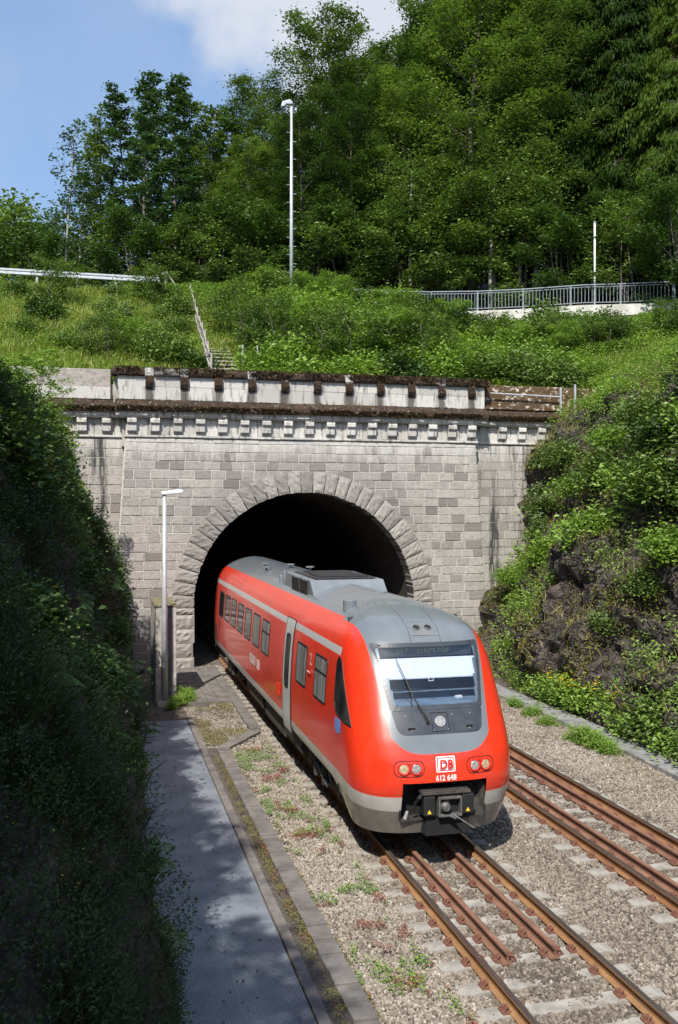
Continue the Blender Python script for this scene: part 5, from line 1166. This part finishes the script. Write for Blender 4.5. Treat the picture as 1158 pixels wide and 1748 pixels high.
for k, v, z, s, look in (('white', 33.0, 6.0, 1.25, 'silvery white flowering'), ('white', 32.0, 5.0, 1.0, 'smaller white flowering'), ('round', 30.5, 4.3, 1.25, 'broad bright green'), ('round', 33.8, 3.2, .75, 'bright green wall side'), ('dark', 28.5, 6.8, 1.3, 'large mid green overhanging'), ('round', 27, 5.2, 1.45, 'large bright maple leaved'), ('dark', 24.5, 6.3, 1.5, 'broad overhanging'), ('deep', 25, 8.0, 1.4, 'dark overhanging'), ('dark', 22.5, 7.4, 1.4, 'right edge dark'),
                        ('round', 29.5, 8.2, 1.0, 'small ledge top'), ('dark', 34.2, 7.6, .9, 'cornice side'), ('round', 22.6, 4.8, 1.2, 'low bright overhanging'), ('deep', 26, 9.8, 1.5, 'dense dark'), ('dark', 31.5, 2.1, .6, 'small ledge'), ('dark', 24.6, 2.4, .7, 'small hanging'), ('dark', 29, 10.6, 1.2, 'upper slope'), ('deep', 23, 10.5, 1.5, 'upper dark'), ('round', 26.0, 6.8, 1.3, 'bright mid-cliff'), ('dark', 28.0, 3.6, .9, 'mid green rock-foot'), ('round', 30.8, 6.6, 1.0, 'bright ledge'), ('dark', 32.8, 7.6, 1.0, 'green wall-top'), ('round', 24.0, 8.6, 1.3, 'bright upper'), ('dark', 21.8, 6.0, 1.2, 'edge mid green'), ('dark', 27.2, 8.6, 1.2, 'round mid green'), ('round', 31.6, 3.6, .9, 'bright low ledge'), ('dark', 23.2, 3.6, .8, 'low mid green')):
    shrub(k, surfu(v, z)-.15, v, z-.45*s, s*.85, look, 'on the right cliff')
for i, (v, s) in enumerate(((26.2, 1.0), (25.1, 1.15), (24.0, 1.1), (22.9, 1.0))): shrub('yellow', 13.45+.1*i, v, -.15, s*1.25, 'yellow flowering', 'at the foot of the right cliff')
for v, s, k in ((21.7, 1.15, 'round'), (20.6, 1.25, 'dark'), (19.6, 1.1, 'round'), (27.4, .7, 'round'), (28.6, .7, 'dark'), (18.6, 1.1, 'dark')): shrub(k, 13.7, v, -.2, s*.8, NM[k], 'at the foot of the right cliff')
for u, v, s in ((12.1, 24.9, .32), (11.95, 23.7, .3), (12.0, 21.9, .42), (11.95, 21.2, .45), (12.0, 20.6, .34), (12.15, 26.2, .3)): shrub('round', u, v, -.25, s, 'low leafy', 'along the narrow path')
# left bank
def lmask(c, n): return (c[:, 1] > 1)*(c[:, 0] > -.12*c[:, 1]-2.2)*(c[:, 2] < 13)*np.clip(14/np.clip(c[:, 1], 5, 40), .5, 2.4)
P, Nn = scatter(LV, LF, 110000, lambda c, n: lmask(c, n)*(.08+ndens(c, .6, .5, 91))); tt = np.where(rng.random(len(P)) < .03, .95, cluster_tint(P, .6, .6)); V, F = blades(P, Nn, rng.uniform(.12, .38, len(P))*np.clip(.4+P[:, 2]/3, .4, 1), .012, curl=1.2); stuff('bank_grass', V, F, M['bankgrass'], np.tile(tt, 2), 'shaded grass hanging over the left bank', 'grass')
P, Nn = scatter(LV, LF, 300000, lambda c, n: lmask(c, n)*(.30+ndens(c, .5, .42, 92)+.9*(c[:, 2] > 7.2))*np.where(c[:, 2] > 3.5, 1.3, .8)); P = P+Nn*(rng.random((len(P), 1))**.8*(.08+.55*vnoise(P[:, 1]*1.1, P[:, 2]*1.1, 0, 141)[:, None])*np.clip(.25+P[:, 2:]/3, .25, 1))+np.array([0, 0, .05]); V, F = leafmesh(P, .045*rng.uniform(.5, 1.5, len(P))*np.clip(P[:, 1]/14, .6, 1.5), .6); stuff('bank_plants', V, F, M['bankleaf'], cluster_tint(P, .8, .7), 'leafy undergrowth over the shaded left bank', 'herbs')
P, Nn = scatter(LV, LF, 16000, lambda c, n: lmask(c, n)*(c[:, 1] > 27.5)*(c[:, 2] > 1.6)*(.1+ndens(c, .8, .5, 98))); P = P+Nn*(rng.random((len(P), 1))**.8*.4)+np.array([0, 0, .05]); V, F = leafmesh(P, .075*rng.uniform(.6, 1.4, len(P)), .6); stuff('bank_plants', V, F, M['leafbright'], cluster_tint(P, .8, .7), 'sunlit bright herbs on the end of the left bank next to the portal', 'herbs')  # brighter green paints a sunlit look onto this end of the bank
P, Nn = scatter(LV, LF, 500, lambda c, n: lmask(c, n)*ndens(c, .9, .6, 93)*(c[:, 2] < 4)); P = P+Nn*.16; V, F = leafmesh(P, .022, 1.); stuff('bank_flowers', V, F, M['flowery'], rng.random(len(P)), 'scattered yellow flowers low on the left bank', 'flowers')
# ferns / young spruce fronds
def frond_mesh(n=11, L=.6, seed=0):
    rs = np.random.default_rng(seed); Vs, Fs = [], []; o = 0
    for k in range(n):
        a = 2*math.pi*k/n+rs.uniform(-.2, .2); d = np.array([math.cos(a), math.sin(a), 0]); sd = np.array([-d[1], d[0], 0]); Lk = L*rs.uniform(.7, 1.1)
        for q in range(16):
            s = (q+1)/17; c = d*Lk*s+np.array([0, 0, Lk*(.9*s-.75*s*s)]); w = Lk*.30*math.sin(math.pi*min(1, s*.9+.12))*(1-.3*s)
            for sg in (-1, 1):
                e = c+sd*sg*w+d*w*.35-np.array([0, 0, w*.25]); t_ = d*.022*L/.6; Vs += [c-t_*.6, c+t_*.6, e+t_*.3, e-t_*.3]; Fs.append([o, o+1, o+2, o+3]); o += 4
    return np.array(Vs), np.array(Fs)
V, F = frond_mesh(); FERN = npmesh('fronds', V, F, M['leaf'], rng.random(len(F))*.8)
V, F = frond_mesh(9, .5, 2); FERN2 = npmesh('fronds', V, F, M['leafdark'], rng.random(len(F))*.8)
FE = []
P, Nn = scatter(LV, LF, 120, lambda c, n: lmask(c, n)*(c[:, 2] < 4.5)*(c[:, 1] > 9)*(.3+ndens(c, .5, .45, 95)))
for i, p in enumerate(P):
    o = link('fern', FERN if i % 3 else FERN2, None, tuple(p+Nn[i]*.05)); o.rotation_euler = (random.uniform(-.2, .3), random.uniform(.2, .7), random.uniform(-.4, .4)); s = random.uniform(.5, 1.0); o.scale = (s, s, s)
    tag(o, 'green fern among the shaded plants on the left bank', 'fern', 'ferns on the left bank')
def lsurf(v, z): return float(np.interp(1+(z-1)/np.interp(v, [5, 12, 20, 30], [.66, .75, .84, .97]), LP[:, 1], LP[:, 0]))-1.6*max(0, min(1.6, 1-v/9))
for k, v, z, s, look in (('round', 31.5, 8.2, .9, 'bright overhanging'), ('round', 29.6, 7.6, .9, 'broad bright'), ('dark', 27.6, 7.6, 1.0, 'upper mid green'), ('deep', 26, 7.2, 1.0, 'dark overhanging'), ('dark', 24.0, 7.3, 1.0, 'tall overhanging'), ('round', 33.2, 7.3, .75, 'small bright'), ('round', 31.8, 6.2, .8, 'bright mid-height'), ('round', 33.3, 5.2, .6, 'slim wall side'), ('round', 30.5, 6.6, .7, 'bright ledge'), ('round', 29.0, 7.2, .7, 'second bright ledge'), ('round', 32.6, 3.5, .5, 'bright low wall side'), ('dark', 33.8, 8.8, .55, 'topmost wall side'),  # bright kinds near the portal stand in for sunlit leaves
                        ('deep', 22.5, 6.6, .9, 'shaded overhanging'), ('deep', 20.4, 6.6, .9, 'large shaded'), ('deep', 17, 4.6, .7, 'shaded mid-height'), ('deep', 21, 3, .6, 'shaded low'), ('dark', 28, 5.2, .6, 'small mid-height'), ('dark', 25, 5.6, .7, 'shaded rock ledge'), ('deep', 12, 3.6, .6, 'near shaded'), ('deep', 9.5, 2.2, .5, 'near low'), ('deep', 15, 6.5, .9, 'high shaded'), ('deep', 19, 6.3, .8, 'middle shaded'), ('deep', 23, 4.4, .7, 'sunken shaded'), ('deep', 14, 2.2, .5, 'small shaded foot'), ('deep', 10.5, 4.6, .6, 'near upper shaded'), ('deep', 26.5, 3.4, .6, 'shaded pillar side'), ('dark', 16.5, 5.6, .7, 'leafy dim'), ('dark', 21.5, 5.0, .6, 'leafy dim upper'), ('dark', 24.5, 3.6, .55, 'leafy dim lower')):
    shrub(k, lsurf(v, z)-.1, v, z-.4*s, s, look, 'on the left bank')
# leaf litter on the walkway
n = 420; P = np.stack([.75+rng.random(n)**1.6*1.6, rng.uniform(9, 26, n), np.full(n, -.142)], 1); V, F = leafmesh(P, .05*rng.uniform(.5, 1.3, n), 3.); stuff('leaf_litter', V, F, M['drymoss'], rng.random(n), 'dry leaves and twigs scattered on the mesh walkway', 'leaf litter')
# weeds
def bedp(n, fn, h=.0):
    u = rng.uniform(2.6, 13, n); v = rng.uniform(8.5, 31, n); k = fn(u, v); u, v = u[k], v[k]; return np.stack([u, v, bedH(u, v)+.05+h], 1)
def clump(u, v, s, th, seed): return vnoise(u*s, v*s, 0, seed)*.6+vnoise(u*s*3, v*s*3, 0, seed+1)*.4 > th
P = bedp(420000, lambda u, v: (u > 3.15) & (u < 4.2) & (v < 23.6) & clump(u, v, 2.4, .585, 101)); V, F = leafmesh(P+rng.random((len(P), 1))*np.array([0, 0, .07]), .03*rng.uniform(.6, 1.4, len(P)), .8)
tt = np.where(vnoise(P[:, 0]*2.2, P[:, 1]*2.2, 0, 111) > .5, .95, rng.random(len(P))*.85); stuff('stonecrop', V, F, M['sedum'], tt, 'red and green stonecrop patches in the pale gravel', 'weeds')
P = bedp(260000, lambda u, v: (u > 3.2) & (u < 4.15) & (v < 23) & clump(u, v, 1.9, .67, 103)); V, F = leafmesh(P+rng.random((len(P), 1))*np.array([0, 0, .10]), .035*rng.uniform(.6, 1.4, len(P)), .7); stuff('weeds', V, F, M['leafbright'], rng.random(len(P))*.85, 'small bright green weeds along the ballast edge', 'weeds')
P = bedp(500000, lambda u, v: (((u > 2.66) & (u < 2.82) & (v < 23.5) & clump(u, v, 2.0, .45, 105)) | ((u > 2.62) & (u < 3.9) & (v > 23.6) & (v < 28.6) & (u < 2.9+(v-23)*.8) & clump(u, v, .8, .50, 107)) | ((u > 3.13) & (u < 3.19) & clump(u, v, 1.5, .45, 108) & (v < 23))), .02); V, F = leafmesh(P+rng.random((len(P), 1))*np.array([0, 0, .03]), .024*rng.uniform(.6, 1.4, len(P)), 1.2); tt = rng.random(len(P)); stuff('moss_patches', V, F, M['moss'], tt, 'yellow brown moss between the slabs and on the gravel', 'moss')
P = bedp(120000, lambda u, v: (u > 2.66) & (u < 2.84) & (v < 23) & clump(u, v, 1.3, .60, 109), .03); V, F = leafmesh(P+rng.random((len(P), 1))*np.array([0, 0, .06]), .03*rng.uniform(.6, 1.4, len(P)), .8); stuff('stonecrop', V, F, M['sedum'], rng.random(len(P))*.88, 'reddish stonecrop in the joint beside the kerb', 'weeds')
P = bedp(9000, lambda u, v: ((u > 11.6) & (u < 12.3) & (v > 15) & (v < 29) & clump(u, v, .8, .5, 120)), -.03); V, F = blades(P, np.zeros_like(P), rng.uniform(.12, .4, len(P)), .01); stuff('path_grass', V, F, M['drygrass'], rng.random(len(F)), 'thin grass along the narrow path on the right', 'grass')
P = bedp(0, lambda u, v: u > 0)
for i, (u, v, s) in enumerate(((2.35, 28.7, .28), (2.55, 28.95, .3), (2.15, 28.2, .2), (2.75, 29.9, .26), (2.62, 29.4, .34))): shrub('round', u, v, -.15, s, 'leafy', 'at the foot of the concrete pillar')
byp = {}
for r, look, place in SHR: byp.setdefault((look, place), []).append(r)
for (look, place), rs_ in byp.items():
    rs_.sort(key=lambda o: camx(o.location))
    for i, r in enumerate(rs_):
        r['label'] = f'{look} shrub {place}' if len(rs_) == 1 else (f'{look} shrub {place}, leftmost of them' if i == 0 else f'{look} shrub {place}, {ordinal(i)} from the left')
